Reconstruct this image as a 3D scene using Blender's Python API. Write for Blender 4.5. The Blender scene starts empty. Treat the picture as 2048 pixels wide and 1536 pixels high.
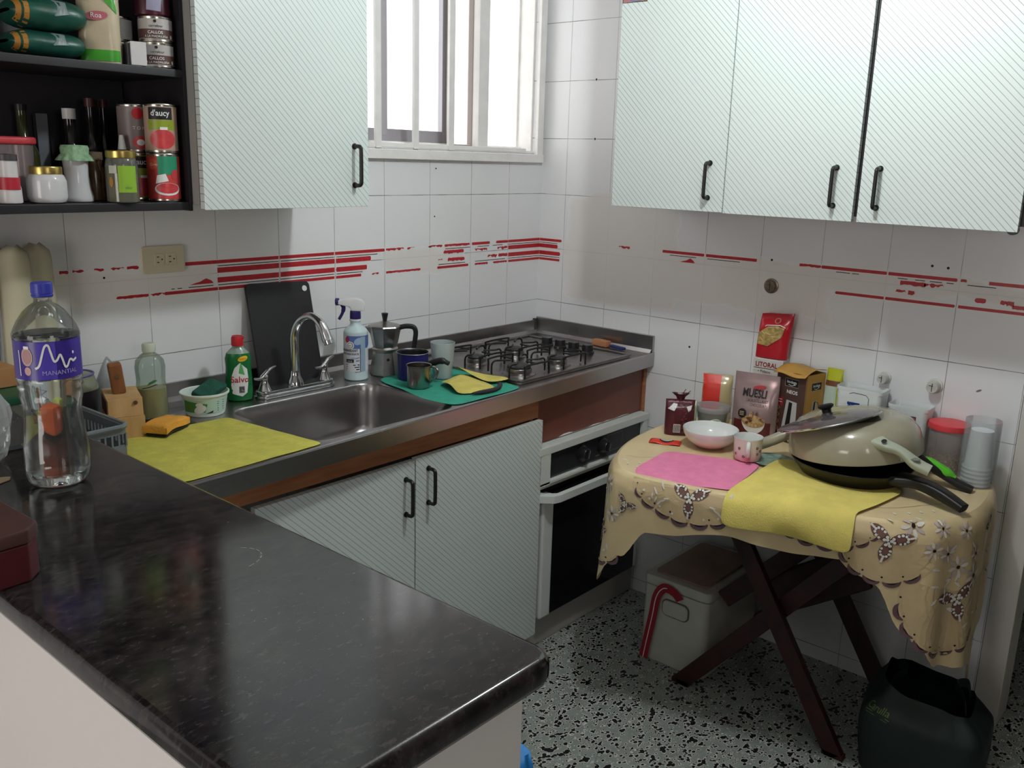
import bpy, bmesh, math, random
from mathutils import Vector, Matrix, noise
from mathutils.geometry import tessellate_polygon
PI = math.pi
COL = bpy.context.scene.collection
CAM = (-2.73716, -2.22569, 1.57856)

# ------------------------------------------------------------------ materials
def lin(c):
    return tuple(((v/255)/12.92 if v/255 <= .04045 else ((v/255+.055)/1.055)**2.4) for v in c) + (1.0,)
MATS = {}
def mat(name, col=(200, 200, 200), rough=.5, metal=0, var=0, vscale=20, bump=0, bscale=60, spec=.5, trans=0, ior=1.45,
        stretch=(1, 1, 1), coat=0, sheen=0, col2=None, emit=0):
    if name in MATS: return MATS[name]
    m = bpy.data.materials.new(name); m.use_nodes = True
    nt = m.node_tree; b = nt.nodes['Principled BSDF']
    c = lin(col)
    b.inputs['Base Color'].default_value = c
    b.inputs['Roughness'].default_value = rough
    b.inputs['Metallic'].default_value = metal
    b.inputs['Specular IOR Level'].default_value = spec
    b.inputs['Transmission Weight'].default_value = trans
    b.inputs['IOR'].default_value = ior
    b.inputs['Coat Weight'].default_value = coat
    if sheen: b.inputs['Sheen Weight'].default_value = sheen
    if var or bump or col2:
        tc = nt.nodes.new('ShaderNodeTexCoord'); mp = nt.nodes.new('ShaderNodeMapping')
        mp.inputs['Scale'].default_value = stretch
        nt.links.new(tc.outputs['Object'], mp.inputs[0])
    if var or col2:
        n = nt.nodes.new('ShaderNodeTexNoise'); n.inputs['Scale'].default_value = vscale; n.inputs['Detail'].default_value = 4
        nt.links.new(mp.outputs[0], n.inputs['Vector'])
        r = nt.nodes.new('ShaderNodeValToRGB')
        k = max(var, .02)
        if col2: a, d = c, lin(col2)
        else:
            a = tuple(max(0, v*(1-k)) for v in c[:3])+(1,); d = tuple(min(1, v*(1+k)) for v in c[:3])+(1,)
        r.color_ramp.elements[0].color = a; r.color_ramp.elements[0].position = .35
        r.color_ramp.elements[1].color = d; r.color_ramp.elements[1].position = .68
        nt.links.new(n.outputs['Fac'], r.inputs[0]); nt.links.new(r.outputs[0], b.inputs['Base Color'])
    if bump:
        n2 = nt.nodes.new('ShaderNodeTexNoise'); n2.inputs['Scale'].default_value = bscale; n2.inputs['Detail'].default_value = 5
        nt.links.new(mp.outputs[0], n2.inputs['Vector'])
        bp = nt.nodes.new('ShaderNodeBump'); bp.inputs['Strength'].default_value = bump; bp.inputs['Distance'].default_value = .004
        nt.links.new(n2.outputs['Fac'], bp.inputs['Height']); nt.links.new(bp.outputs[0], b.inputs['Normal'])
    MATS[name] = m
    return m

def clear(name, tint=(245, 248, 248), col=(230, 235, 235), alpha=.15, rough=.08, fres=.55):
    """thin see-through plastic or glass film: lets light straight through, reflects a little, slightly milky"""
    if name in MATS: return MATS[name]
    m = bpy.data.materials.new(name); m.use_nodes = True
    nt = m.node_tree; b = nt.nodes['Principled BSDF']; out = nt.nodes['Material Output']
    b.inputs['Base Color'].default_value = lin(col); b.inputs['Roughness'].default_value = rough
    t = nt.nodes.new('ShaderNodeBsdfTransparent'); t.inputs[0].default_value = lin(tint)
    g = nt.nodes.new('ShaderNodeBsdfGlossy'); g.inputs['Roughness'].default_value = rough
    lw = nt.nodes.new('ShaderNodeLayerWeight'); lw.inputs[0].default_value = .35
    mu = nt.nodes.new('ShaderNodeMath'); mu.operation = 'MULTIPLY'; mu.inputs[1].default_value = fres
    m1 = nt.nodes.new('ShaderNodeMixShader'); m2 = nt.nodes.new('ShaderNodeMixShader')
    m1.inputs[0].default_value = alpha
    nt.links.new(t.outputs[0], m1.inputs[1]); nt.links.new(b.outputs[0], m1.inputs[2])
    nt.links.new(lw.outputs['Fresnel'], mu.inputs[0]); nt.links.new(mu.outputs[0], m2.inputs[0])
    nt.links.new(m1.outputs[0], m2.inputs[1]); nt.links.new(g.outputs[0], m2.inputs[2])
    nt.links.new(m2.outputs[0], out.inputs[0])
    MATS[name] = m
    return m

class N:
    """small node-graph builder"""
    def __init__(s, name):
        s.m = bpy.data.materials.new(name); s.m.use_nodes = True; s.nt = s.m.node_tree
        s.b = s.nt.nodes['Principled BSDF']; MATS[name] = s.m
        tc = s.nt.nodes.new('ShaderNodeTexCoord'); s.obj = tc.outputs['Object']
    def link(s, a, b): s.nt.links.new(a, b)
    def put(s, sock, v):
        if hasattr(v, 'is_linked'): s.link(v, sock)
        else: sock.default_value = v
    def math(s, op, a, b=0.0, c=0.0, clamp=False):
        n = s.nt.nodes.new('ShaderNodeMath'); n.operation = op; n.use_clamp = clamp
        s.put(n.inputs[0], a); s.put(n.inputs[1], b)
        if op in ('MULTIPLY_ADD', 'SMOOTH_MIN'): s.put(n.inputs[2], c)
        return n.outputs[0]
    def sep(s, v):
        n = s.nt.nodes.new('ShaderNodeSeparateXYZ'); s.put(n.inputs[0], v); return n.outputs
    def map(s, v, scale=(1, 1, 1), rot=(0, 0, 0), loc=(0, 0, 0)):
        n = s.nt.nodes.new('ShaderNodeMapping'); s.link(v, n.inputs[0])
        n.inputs['Scale'].default_value = scale; n.inputs['Rotation'].default_value = rot; n.inputs['Location'].default_value = loc
        return n.outputs[0]
    def noise(s, v, scale, detail=3, rough=.5, out='Fac'):
        n = s.nt.nodes.new('ShaderNodeTexNoise'); s.link(v, n.inputs['Vector'])
        n.inputs['Scale'].default_value = scale; n.inputs['Detail'].default_value = detail; n.inputs['Roughness'].default_value = rough
        return n.outputs[out]
    def voro(s, v, scale, feature='F1', out='Distance', rand=1):
        n = s.nt.nodes.new('ShaderNodeTexVoronoi'); n.feature = feature; s.link(v, n.inputs['Vector'])
        n.inputs['Scale'].default_value = scale; n.inputs['Randomness'].default_value = rand
        return n.outputs[out]
    def mix(s, f, a, b, typ='MIX'):
        n = s.nt.nodes.new('ShaderNodeMix'); n.data_type = 'RGBA'; n.blend_type = typ
        s.put(n.inputs[0], f); s.put(n.inputs[6], a); s.put(n.inputs[7], b)
        return n.outputs[2]
    def step(s, v, lo, hi):
        n = s.nt.nodes.new('ShaderNodeMapRange'); n.interpolation_type = 'SMOOTHSTEP'
        s.put(n.inputs[0], v); n.inputs[1].default_value = lo; n.inputs[2].default_value = hi
        return n.outputs[0]
    def bump(s, h, strength=.3, dist=.002):
        n = s.nt.nodes.new('ShaderNodeBump'); s.link(h, n.inputs['Height'])
        n.inputs['Strength'].default_value = strength; n.inputs['Distance'].default_value = dist
        s.link(n.outputs[0], s.b.inputs['Normal'])
    def fin(s, col, rough=.4, metal=0, spec=.5):
        s.put(s.b.inputs['Base Color'], col); s.put(s.b.inputs['Roughness'], rough)
        s.b.inputs['Metallic'].default_value = metal; s.b.inputs['Specular IOR Level'].default_value = spec
        return s.m

# ------------------------------------------------------------------ geometry
def smooth01(t):
    t = max(0, min(1, t)); return t*t*(3-2*t)
def lerp(a, b, t): return a+(b-a)*t
def interp(x, tab):
    if x <= tab[0][0]: return tab[0][1]
    for (a, u), (b, v) in zip(tab, tab[1:]):
        if x <= b: return lerp(u, v, smooth01((x-a)/(b-a)))
    return tab[-1][1]
def catmull(P, n=8, closed=False):
    P = [Vector(p) for p in P]; out = []
    m = len(P); rng = range(m if closed else m-1)
    for i in rng:
        p0 = P[(i-1) % m] if closed else P[max(i-1, 0)]
        p1 = P[i]; p2 = P[(i+1) % m]; p3 = P[(i+2) % m] if closed else P[min(i+2, m-1)]
        for k in range(n):
            t = k/n
            out.append(.5*((2*p1)+(p2-p0)*t+(2*p0-5*p1+4*p2-p3)*t*t+(3*p1-p0-3*p2+p3)*t*t*t))
    if not closed: out.append(P[-1])
    return out

TXT = {}
class G:
    def __init__(s): s.v = []; s.f = []; s.mi = []; s.mats = []; s.T = None
    def _m(s, m):
        if m not in s.mats: s.mats.append(m)
        return s.mats.index(m)
    def add(s, vs, fs, m):
        o = len(s.v); k = s._m(m)
        for v in vs:
            v = Vector(v)
            s.v.append(tuple(s.T @ v) if s.T else tuple(v))
        for f in fs: s.f.append(tuple(i+o for i in f)); s.mi.append(k)
        return s
    def box(s, c, d, m, bev=0, seg=2, rot=None, taper=None):
        bm = bmesh.new(); bmesh.ops.create_cube(bm, size=1)
        for v in bm.verts:
            k = taper if (taper and v.co.z < 0) else 1
            v.co = Vector((v.co.x*d[0]*k, v.co.y*d[1]*k, v.co.z*d[2]))
        if bev: bmesh.ops.bevel(bm, geom=bm.edges[:], offset=min(bev, min(d)*.49), segments=seg, profile=.5, affect='EDGES')
        R = rot if rot else Matrix.Identity(3)
        bm.verts.index_update()
        vs = [Vector(c)+R @ v.co for v in bm.verts]; fs = [[v.index for v in f.verts] for f in bm.faces]
        bm.free(); return s.add(vs, fs, m)
    def lathe(s, prof, m, seg=32, c=(0, 0), sx=1, sy=1, cap0=True, cap1=True, z0=0, fn=None):
        """prof: (r, z) from bottom to top"""
        vs = []; fs = []; n = len(prof)
        for r, z in prof:
            for k in range(seg):
                a = 2*PI*k/seg; rr = r*(fn(a, z) if fn else 1)
                vs.append((c[0]+rr*sx*math.cos(a), c[1]+rr*sy*math.sin(a), z+z0))
        for i in range(n-1):
            for k in range(seg):
                k2 = (k+1) % seg
                fs.append((i*seg+k, i*seg+k2, (i+1)*seg+k2, (i+1)*seg+k))
        if cap0 and prof[0][0] > 1e-6: fs.append(tuple(reversed(range(seg))))
        if cap1 and prof[-1][0] > 1e-6: fs.append(tuple((n-1)*seg+k for k in range(seg)))
        return s.add(vs, fs, m)
    def tube(s, P, r, m, seg=8, closed=False, caps=True):
        P = [Vector(p) for p in P]; n = len(P); vs = []; fs = []
        rr = r if isinstance(r, (list, tuple)) else [r]*n
        prev = None
        for i in range(n):
            if closed: t = P[(i+1) % n]-P[(i-1) % n]
            else: t = P[min(i+1, n-1)]-P[max(i-1, 0)]
            t = t.normalized() if t.length > 1e-9 else Vector((0, 0, 1))
            if prev is None:
                u = t.orthogonal().normalized()
            else:
                u = (prev-t*prev.dot(t)); u = u.normalized() if u.length > 1e-6 else t.orthogonal().normalized()
            prev = u; w = t.cross(u)
            for k in range(seg):
                a = 2*PI*k/seg; vs.append(P[i]+(u*math.cos(a)+w*math.sin(a))*rr[i])
        for i in range(n if closed else n-1):
            j = (i+1) % n
            for k in range(seg):
                k2 = (k+1) % seg; fs.append((i*seg+k, i*seg+k2, j*seg+k2, j*seg+k))
        if caps and not closed:
            fs.append(tuple(reversed(range(seg)))); fs.append(tuple((n-1)*seg+k for k in range(seg)))
        return s.add(vs, fs, m)
    def bar(s, p, q, w, h, m, up=(0, 0, 1), bev=0):
        p = Vector(p); q = Vector(q); d = q-p; L = d.length; x = d.normalized()
        z = Vector(up); z = (z-x*z.dot(x)).normalized(); y = z.cross(x)
        R = Matrix((x, y, z)).transposed()
        return s.box((p+q)/2, (L, w, h), m, bev=bev, rot=R)
    def sweep(s, P, w, h, m, up=(0, 0, 1), seg=14, e=.6):
        """rounded flat section swept along P; w across, h along up"""
        P = [Vector(p) for p in P]; n = len(P); vs = []; fs = []
        W = w if isinstance(w, (list, tuple)) else [w]; H = h if isinstance(h, (list, tuple)) else [h]
        def pick(L, t): k = t*(len(L)-1); i = min(int(k), len(L)-2) if len(L) > 1 else 0; return L[0] if len(L) == 1 else lerp(L[i], L[i+1], smooth01(k-i))
        for i in range(n):
            x = (P[min(i+1, n-1)]-P[max(i-1, 0)]).normalized(); z = Vector(up); z = (z-x*z.dot(x)).normalized(); y = z.cross(x)
            a_, b_ = pick(W, i/(n-1))/2, pick(H, i/(n-1))/2
            for k in range(seg):
                a = 2*PI*k/seg; c, q = math.cos(a), math.sin(a)
                vs.append(P[i]+y*a_*abs(c)**e*(1 if c > 0 else -1)+z*b_*abs(q)**e*(1 if q > 0 else -1))
        for i in range(n-1):
            for k in range(seg): k2 = (k+1) % seg; fs.append((i*seg+k, i*seg+k2, (i+1)*seg+k2, (i+1)*seg+k))
        fs.append(tuple(reversed(range(seg)))); fs.append(tuple((n-1)*seg+k for k in range(seg)))
        return s.add(vs, fs, m)
    def prism(s, poly, z0, z1, m, axis='z', bev=0):
        """poly in plane, extruded along axis"""
        bm = bmesh.new()
        def P3(a, b, c): return {'z': (a, b, c), 'y': (a, c, b), 'x': (c, a, b)}[axis]
        lo = [bm.verts.new(P3(p[0], p[1], z0)) for p in poly]; hi = [bm.verts.new(P3(p[0], p[1], z1)) for p in poly]
        n = len(poly); bm.faces.new(lo[::-1]); bm.faces.new(hi)
        for i in range(n): bm.faces.new((lo[i], lo[(i+1) % n], hi[(i+1) % n], hi[i]))
        bmesh.ops.recalc_face_normals(bm, faces=bm.faces[:])
        if bev:
            bmesh.ops.bevel(bm, geom=bm.edges[:], offset=bev, segments=2, profile=.5, affect='EDGES')
        bm.verts.index_update()
        vs = [v.co.copy() for v in bm.verts]; fs = [[v.index for v in f.verts] for f in bm.faces]
        bm.free(); return s.add(vs, fs, m)
    def grid(s, fn, nu, nv, m, closed=False):
        vs = [fn(i/nu, j/nv) for j in range(nv+1) for i in range(nu+(0 if closed else 1))]
        w = nu if closed else nu+1
        fs = []
        for j in range(nv):
            for i in range(nu):
                i2 = (i+1) % w
                fs.append((j*w+i, j*w+i2, (j+1)*w+i2, (j+1)*w+i))
        return s.add(vs, fs, m)
    # printed shapes on a mapped surface mp(u, v, layer)
    def rect(s, mp, u0, v0, u1, v1, m, l=1, n=8, k=1):
        return s.grid(lambda a, b: mp(lerp(u0, u1, a), lerp(v0, v1, b), l), n, k, m)
    def ell(s, mp, cu, cv, ru, rv, m, l=2, rot=0, n=16, a0=0, a1=2*PI, rings=2):
        vs = [mp(cu, cv, l)]; fs = []; full = abs(a1-a0-2*PI) < 1e-6; q = n if full else n+1
        for j in range(1, rings+1):
            for k in range(q):
                a = a0+(a1-a0)*k/n; x = ru*math.cos(a)*j/rings; y = rv*math.sin(a)*j/rings
                vs.append(mp(cu+x*math.cos(rot)-y*math.sin(rot), cv+x*math.sin(rot)+y*math.cos(rot), l))
        for k in range(n):
            k2 = (k+1) % q
            fs.append((0, 1+k, 1+k2))
            for j in range(1, rings):
                fs.append((1+(j-1)*q+k, 1+j*q+k, 1+j*q+k2, 1+(j-1)*q+k2))
        return s.add(vs, fs, m)
    def poly(s, mp, pts, m, l=2):
        tri = tessellate_polygon([[Vector((p[0], p[1], 0)) for p in pts]])
        return s.fine(mp, [tuple(p[:2]) for p in pts], tri, m, l)
    def fine(s, mp, P2, tris, m, l, mx=.0045):
        """split flat print into small triangles so that it follows a curved wall"""
        a0 = mp(0, .01, 0); a1 = mp(.01, .01, 0); a2 = mp(-.01, .01, 0)
        curved = ((a1-a0).cross(a0-a2)).length > 1e-7
        if not curved: return s.add([mp(p[0], p[1], l) for p in P2], [tuple(t) for t in tris], m)
        V = list(P2); F = []; st = [tuple(t) for t in tris]; cache = {}
        def mid(i, j):
            k = (min(i, j), max(i, j))
            if k not in cache: V.append(((V[i][0]+V[j][0])/2, (V[i][1]+V[j][1])/2)); cache[k] = len(V)-1
            return cache[k]
        while st:
            t = st.pop()
            if len(t) > 3:
                st += [(t[0], t[i], t[i+1]) for i in range(1, len(t)-1)]; continue
            e = [abs(V[t[i]][0]-V[t[(i+1) % 3]][0]) for i in range(3)]; k = e.index(max(e))
            if e[k] > mx and len(V) < 6000:
                a, b, c = t[k], t[(k+1) % 3], t[(k+2) % 3]; q = mid(a, b); st += [(a, q, c), (q, b, c)]
            else: F.append(t)
        return s.add([mp(p[0], p[1], l) for p in V], F, m)
    def stroke(s, mp, pts, w, m, l=2):
        P = [Vector((p[0], p[1])) for p in pts]; vs = []; fs = []
        for i, p in enumerate(P):
            t = P[min(i+1, len(P)-1)]-P[max(i-1, 0)]; t = t.normalized() if t.length > 0 else Vector((1, 0))
            n = Vector((-t.y, t.x))*w/2
            ww = w[i]/2 if isinstance(w, (list, tuple)) else None
            vs += [mp(*(p+n), l), mp(*(p-n), l)]
        for i in range(len(P)-1): fs.append((2*i, 2*i+1, 2*i+3, 2*i+2))
        return s.add(vs, fs, m)
    def text(s, mp, txt, u, v, size, m, l=3, align='C', wide=1, bold=0):
        key = (txt, bold)
        if key not in TXT:
            cu = bpy.data.curves.new('t', 'FONT'); cu.body = txt; cu.resolution_u = 3; cu.offset = bold
            ob = bpy.data.objects.new('t', cu); COL.objects.link(ob); bpy.context.view_layer.update()
            me = bpy.data.meshes.new_from_object(ob.evaluated_get(bpy.context.evaluated_depsgraph_get()))
            TXT[key] = ([tuple(x.co[:2]) for x in me.vertices], [tuple(p.vertices) for p in me.polygons])
            bpy.data.objects.remove(ob); bpy.data.curves.remove(cu); bpy.data.meshes.remove(me)
        V, F = TXT[key]
        if not V: return s
        x0 = min(p[0] for p in V); x1 = max(p[0] for p in V)
        sh = {'C': -(x0+x1)/2, 'L': -x0, 'R': -x1}[align]
        return s.fine(mp, [(u+(p[0]+sh)*size*wide, v+p[1]*size) for p in V], F, m, l)
    def build(s, name, parent=None, flat=False, angle=40, loc=None, subsurf=0, solid=0, rot=None):
        me = bpy.data.meshes.new(name)
        me.from_pydata(s.v, [], s.f); me.update()
        for m in s.mats: me.materials.append(m)
        me.polygons.foreach_set('material_index', s.mi)
        bm = bmesh.new(); bm.from_mesh(me)
        if not getattr(s, 'keep', False): bmesh.ops.remove_doubles(bm, verts=bm.verts[:], dist=1e-6)
        bm.to_mesh(me); bm.free()
        if not flat:
            me.polygons.foreach_set('use_smooth', [True]*len(me.polygons))
            me.set_sharp_from_angle(angle=math.radians(angle))
        o = bpy.data.objects.new(name, me); COL.objects.link(o)
        if parent: o.parent = parent
        if loc: o.location = loc
        if rot: o.rotation_euler = rot
        if not flat and not subsurf and angle < 100:
            md = o.modifiers.new('wn', 'WEIGHTED_NORMAL'); md.keep_sharp = True; md.weight = 80
        if solid:
            md = o.modifiers.new('solid', 'SOLIDIFY'); md.thickness = solid; md.offset = 1
        if subsurf:
            md = o.modifiers.new('sub', 'SUBSURF'); md.levels = subsurf; md.render_levels = subsurf
        return o

def thing(name, label, cat, loc=(0, 0, 0), rotz=0, group=None, rot=None):
    o = bpy.data.objects.new(name, None); COL.objects.link(o); o.empty_display_size = .05
    o.location = loc; o.rotation_euler = rot if rot else (0, 0, rotz)
    o['label'] = label; o['category'] = cat
    if group: o['group'] = group
    return o
def tag(o, label, cat, group=None, kind=None):
    o['label'] = label; o['category'] = cat
    if group: o['group'] = group
    if kind: o['kind'] = kind
    return o
def struct(g, name, parent=None, **k):
    o = g.build(name, parent, **k)
    if not parent: o['kind'] = 'structure'
    return o
def facing(x, y, off=0):
    """z rotation that turns a thing's local -Y side toward the kitchen's near side"""
    return math.atan2(CAM[1]-y, CAM[0]-x)+PI/2+off
def plane(O, U, V, eps=.0004):
    O = Vector(O); U = Vector(U).normalized(); V = Vector(V).normalized(); Nn = U.cross(V)
    return lambda u, v, l=1: O+U*u+V*v+Nn*(eps*l)
def cyl(r, z0=0, eps=.0004, c=(0, 0), a0=-PI/2, sx=1, sy=1):
    rf = r if callable(r) else (lambda z: r)
    def f(u, v, l=1):
        R = rf(z0+v); a = a0+u/max(R, .001); R += eps*l
        return Vector((c[0]+R*sx*math.cos(a), c[1]+R*sy*math.sin(a), z0+v))
    return f
def profr(prof):
    def f(z):
        if z <= prof[0][1]: return prof[0][0]
        for (r0, z0), (r1, z1) in zip(prof, prof[1:]):
            if z <= z1 and z1 > z0: return lerp(r0, r1, (z-z0)/(z1-z0))
        return prof[-1][0]
    return f
def box_obj(name, c, d, m, parent=None, bev=.001):
    return G().box(c, d, m, bev=bev).build(name, parent)
def rrect(w, h, r, n=5, cx=0, cy=0):
    out = []
    for sx, sy, a in ((1, -1, -PI/2), (1, 1, 0), (-1, 1, PI/2), (-1, -1, PI)):
        for k in range(n+1):
            t = a+PI/2*k/n; out.append((cx+sx*(w/2-r)+r*math.cos(t), cy+sy*(h/2-r)+r*math.sin(t)))
    return out
# common materials
CHROME = mat('chrome', (205, 205, 208), .12, 1)
ALU = mat('aluminium', (170, 168, 165), .32, 1, var=.15, vscale=30)
TIN = mat('tinplate', (200, 195, 185), .25, 1)
BLK = mat('black_plastic', (24, 24, 26), .42)
WHT = mat('white_plastic', (222, 224, 222), .35)
INK = mat('black_print', (18, 18, 20), .5)
PWHT = mat('white_print', (232, 232, 230), .5)
RED = mat('red_print', (190, 32, 42), .45)
GOLD = mat('gold_lid', (190, 165, 95), .3, .9)
# ------------------------------------------------------------------ the room
TW = .2; TH = .2018; ZR = 1.0554
def wall_mat(name, axis, off, patch):
    n = N(name); x, y, z = n.sep(n.obj)
    h = x if axis == 'x' else y
    wob = n.noise(n.obj, 2.2, 2)
    def line(v, w):
        f = n.math('FRACT', v); d = n.math('MINIMUM', f, n.math('SUBTRACT', 1.0, f))
        return n.math('SUBTRACT', 1.0, n.step(d, w*.45, w))
    u = n.math('MULTIPLY', n.math('ADD', h, off), 1/TW); v = n.math('MULTIPLY', n.math('SUBTRACT', z, ZR), 1/TH)
    nv = n.noise(n.map(n.obj, (9, 9, 9)), 1.0, 3)
    lv = n.math('MULTIPLY', line(u, .0062), n.math('MULTIPLY_ADD', nv, 1.3, -.05, True))
    lh = n.math('MULTIPLY', line(v, .0066), n.math('MULTIPLY_ADD', nv, 1.9, -.15, True))
    g = n.math('MAXIMUM', lv, lh, clamp=True)
    # smeared over filler where old border tiles were plastered
    nz = n.noise(n.obj, 7, 4)
    def sm(v_, a, b, w): return n.math('MULTIPLY', n.step(v_, a-w, a+w), n.math('SUBTRACT', 1.0, n.step(v_, b-w, b+w)))
    hh = n.math('ADD', h, n.math('MULTIPLY_ADD', nz, .12, -.06)); zz = n.math('ADD', z, n.math('MULTIPLY_ADD', nz, .1, -.05))
    msk = None
    for a, b, c, d in patch:
        k = n.math('MULTIPLY', sm(hh, a, b, .02), sm(zz, c, d, .012))
        msk = k if msk is None else n.math('MAXIMUM', msk, k)
    base = n.mix(n.noise(n.obj, 3, 2), lin((229, 230, 232)), lin((234, 234, 235)))
    tile = n.voro(n.map(n.obj, (0.001, 0.001, 0.001)), 1)
    pcol = n.mix(nz, lin((218, 209, 200)), lin((226, 218, 210)))
    col = n.mix(n.math('MULTIPLY', msk, .5), base, pcol)
    g2 = n.math('MULTIPLY', g, n.math('SUBTRACT', 1.0, n.math('MULTIPLY', msk, .85)))
    col = n.mix(g2, col, lin((88, 86, 82)))
    n.bump(n.math('ADD', n.math('MULTIPLY', g, -1.0), n.math('MULTIPLY', n.noise(n.obj, 11, 2), .35)), .25, .0012)
    return n.fin(col, n.math('MULTIPLY_ADD', msk, .3, .22))
WL = wall_mat('glazed_tile_left', 'x', .9295*TW, [(-1.86, -1.40, 1.205, 1.282), (-.80, -.42, 1.21, 1.285)])
WR = wall_mat('glazed_tile_right', 'y', .5845*TW, [(-1.8, -.12, 1.225, 1.292), (-.62, -.14, 1.08, 1.46), (-1.15, -.55, 1.12, 1.26)])
PLAST = mat('painted_plaster', (205, 200, 194), .7, bump=.15, bscale=90)
CEIL = mat('ceiling_paint', (215, 213, 208), .8)

# left wall with window opening (x -1.10..-0.03, z 1.60..2.32)
WX0, WX1, WZ0, WZ1 = -1.10, -.05, 1.605, 2.32
g = G()
for a, b, c, d in ((-3.6, WX0, 0, 2.6), (WX1, .12, 0, 2.6), (WX0, WX1, 0, WZ0), (WX0, WX1, WZ1, 2.6)):
    g.box(((a+b)/2, .06, (c+d)/2), (b-a, .12, d-c), WL)
wl = struct(g, 'wall_left', flat=True)
g = G(); g.box((.06, -.86, 1.3), (.12, 1.72, 2.6), WR)
wr = struct(g, 'wall_right', flat=True)
g = G(); g.box((.06, -1.756, 1.3), (.124, .072, 2.6), PLAST, bev=.006)
struct(g, 'trim_1')
# floor : terrazzo
n = N('terrazzo')
wv = n.noise(n.obj, 28, 2, out='Color')
def dis(k, sc=30):
    mp = n.nt.nodes.new('ShaderNodeVectorMath'); mp.operation = 'MULTIPLY_ADD'
    n.link(n.noise(n.obj, sc, 2, out='Color'), mp.inputs[0]); mp.inputs[1].default_value = (k, k, k); n.link(n.obj, mp.inputs[2])
    return mp.outputs[0]
d1 = n.voro(n.map(dis(.016), (1, 1.5, 0)), 50); d2 = n.voro(n.map(dis(.012, 40), (1.6, 1, 0), rot=(0, 0, .7)), 78)
thr = n.noise(n.map(n.obj, (1, 1, 0)), 26, 1)
s1 = n.math('SUBTRACT', d1, n.math('MULTIPLY_ADD', thr, .92, -.13)); s2 = n.math('SUBTRACT', d2, n.math('MULTIPLY_ADD', thr, .74, -.10))
sd = n.math('MINIMUM', s1, s2)
base = n.mix(n.noise(n.map(n.obj, (1, 1, 0)), 22, 3), lin((116, 126, 120)), lin((160, 166, 158)))
base = n.mix(n.step(n.voro(n.map(n.obj, (1, 1, 0)), 45, out='Distance'), .25, .15), base, lin((150, 150, 152)))
rim = n.math('MULTIPLY', n.step(sd, -.02, .03), n.math('SUBTRACT', 1.0, n.step(sd, .05, .12)))
col = n.mix(rim, base, lin((205, 205, 198)))
col = n.mix(n.math('SUBTRACT', 1.0, n.step(sd, -.03, .02)), col, lin((22, 20, 21)))
TERR = n.fin(col, .32)
struct(G().box((-1.7, -2.2, -.03), (6.6, 5.4, .06), TERR), 'floor', flat=True)
struct(G().box((-1.7, -2.2, 2.55), (6.6, 5.4, .06), CEIL), 'ceiling', flat=True)
# the dining side of the home behind and beside the kitchen
FARW = mat('far_wall_paint', (128, 121, 113), .8)
DKW = mat('hall_wall_paint', (70, 62, 56), .8)
struct(G().box((-4.95, -2.2, 1.25), (.1, 5.4, 2.6), FARW), 'wall_far_left', flat=True)
struct(G().box((-1.7, -4.85, 1.25), (6.6, .1, 2.6), FARW), 'wall_near', flat=True)
struct(G().box((1.55, -2.4, 1.25), (.1, 5.0, 2.6), DKW), 'wall_hall', flat=True)
struct(G().box((-4.25, .06, 1.25), (1.3, .12, 2.6), FARW), 'wall_back', flat=True)
struct(G().box((.86, .06, 1.25), (1.48, .12, 2.6), DKW), 'wall_hall_back', flat=True)

# red border of the old tiles, worn in patches
SRED = mat('border_red', (180, 40, 50), .35, var=.12, vscale=60); SBLK = mat('border_black', (30, 28, 30), .4); SWH = mat('border_white', (232, 228, 222), .3)
LB = {'t': [(-0.184, -0.0, 0), (-0.248, -0.187, 1), (-0.378, -0.286, 1), (-0.515, -0.391, 2), (-0.589, -0.527, 3), (-0.741, -0.706, 3), (-0.686, -0.657, 3), (-0.78, -0.743, 2), (-0.985, -0.786, 0), (-1.185, -0.989, 0), (-1.387, -1.189, 0), (-1.481, -1.388, 0), (-1.64, -1.612, 2), (-1.681, -1.649, 3), (-1.722, -1.701, 3), (-1.775, -1.751, 3), (-1.806, -1.788, 2)], 'm': [(-0.183, -0.0, 0), (-0.242, -0.189, 3), (-0.362, -0.299, 3), (-0.517, -0.421, 2), (-0.982, -0.845, 1), (-1.183, -0.987, 0), (-1.387, -1.188, 0)], 'n': [(-0.182, -0.0, 0), (-0.235, -0.188, 2), (-0.292, -0.244, 3), (-0.497, -0.418, 2), (-0.543, -0.526, 3), (-0.98, -0.861, 1), (-1.184, -0.988, 0), (-1.388, -1.189, 0), (-1.471, -1.4, 4)], 'a': [(-0.184, -0.0, 0), (-0.349, -0.288, 0), (-0.269, -0.215, 3), (-0.512, -0.388, 0), (-0.981, -0.816, 0), (-1.182, -0.989, 0), (-1.384, -1.189, 0)], 'b': [(-0.182, -0.0, 0), (-0.361, -0.199, 0), (-0.543, -0.412, 0), (-0.981, -0.878, 0), (-1.184, -0.99, 0), (-1.387, -1.191, 0), (-1.475, -1.401, 0), (-1.507, -1.494, 0), (-1.524, -1.515, 0)], 'l': [(-0.181, -0.0, 0), (-0.262, -0.19, 2), (-0.361, -0.294, 2), (-0.548, -0.397, 1), (-0.78, -0.63, 2), (-0.837, -0.812, 3), (-0.983, -0.884, 0), (-1.185, -0.989, 0), (-1.386, -1.19, 0), (-1.543, -1.388, 0), (-1.581, -1.545, 3), (-1.67, -1.588, 2)]}
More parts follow.
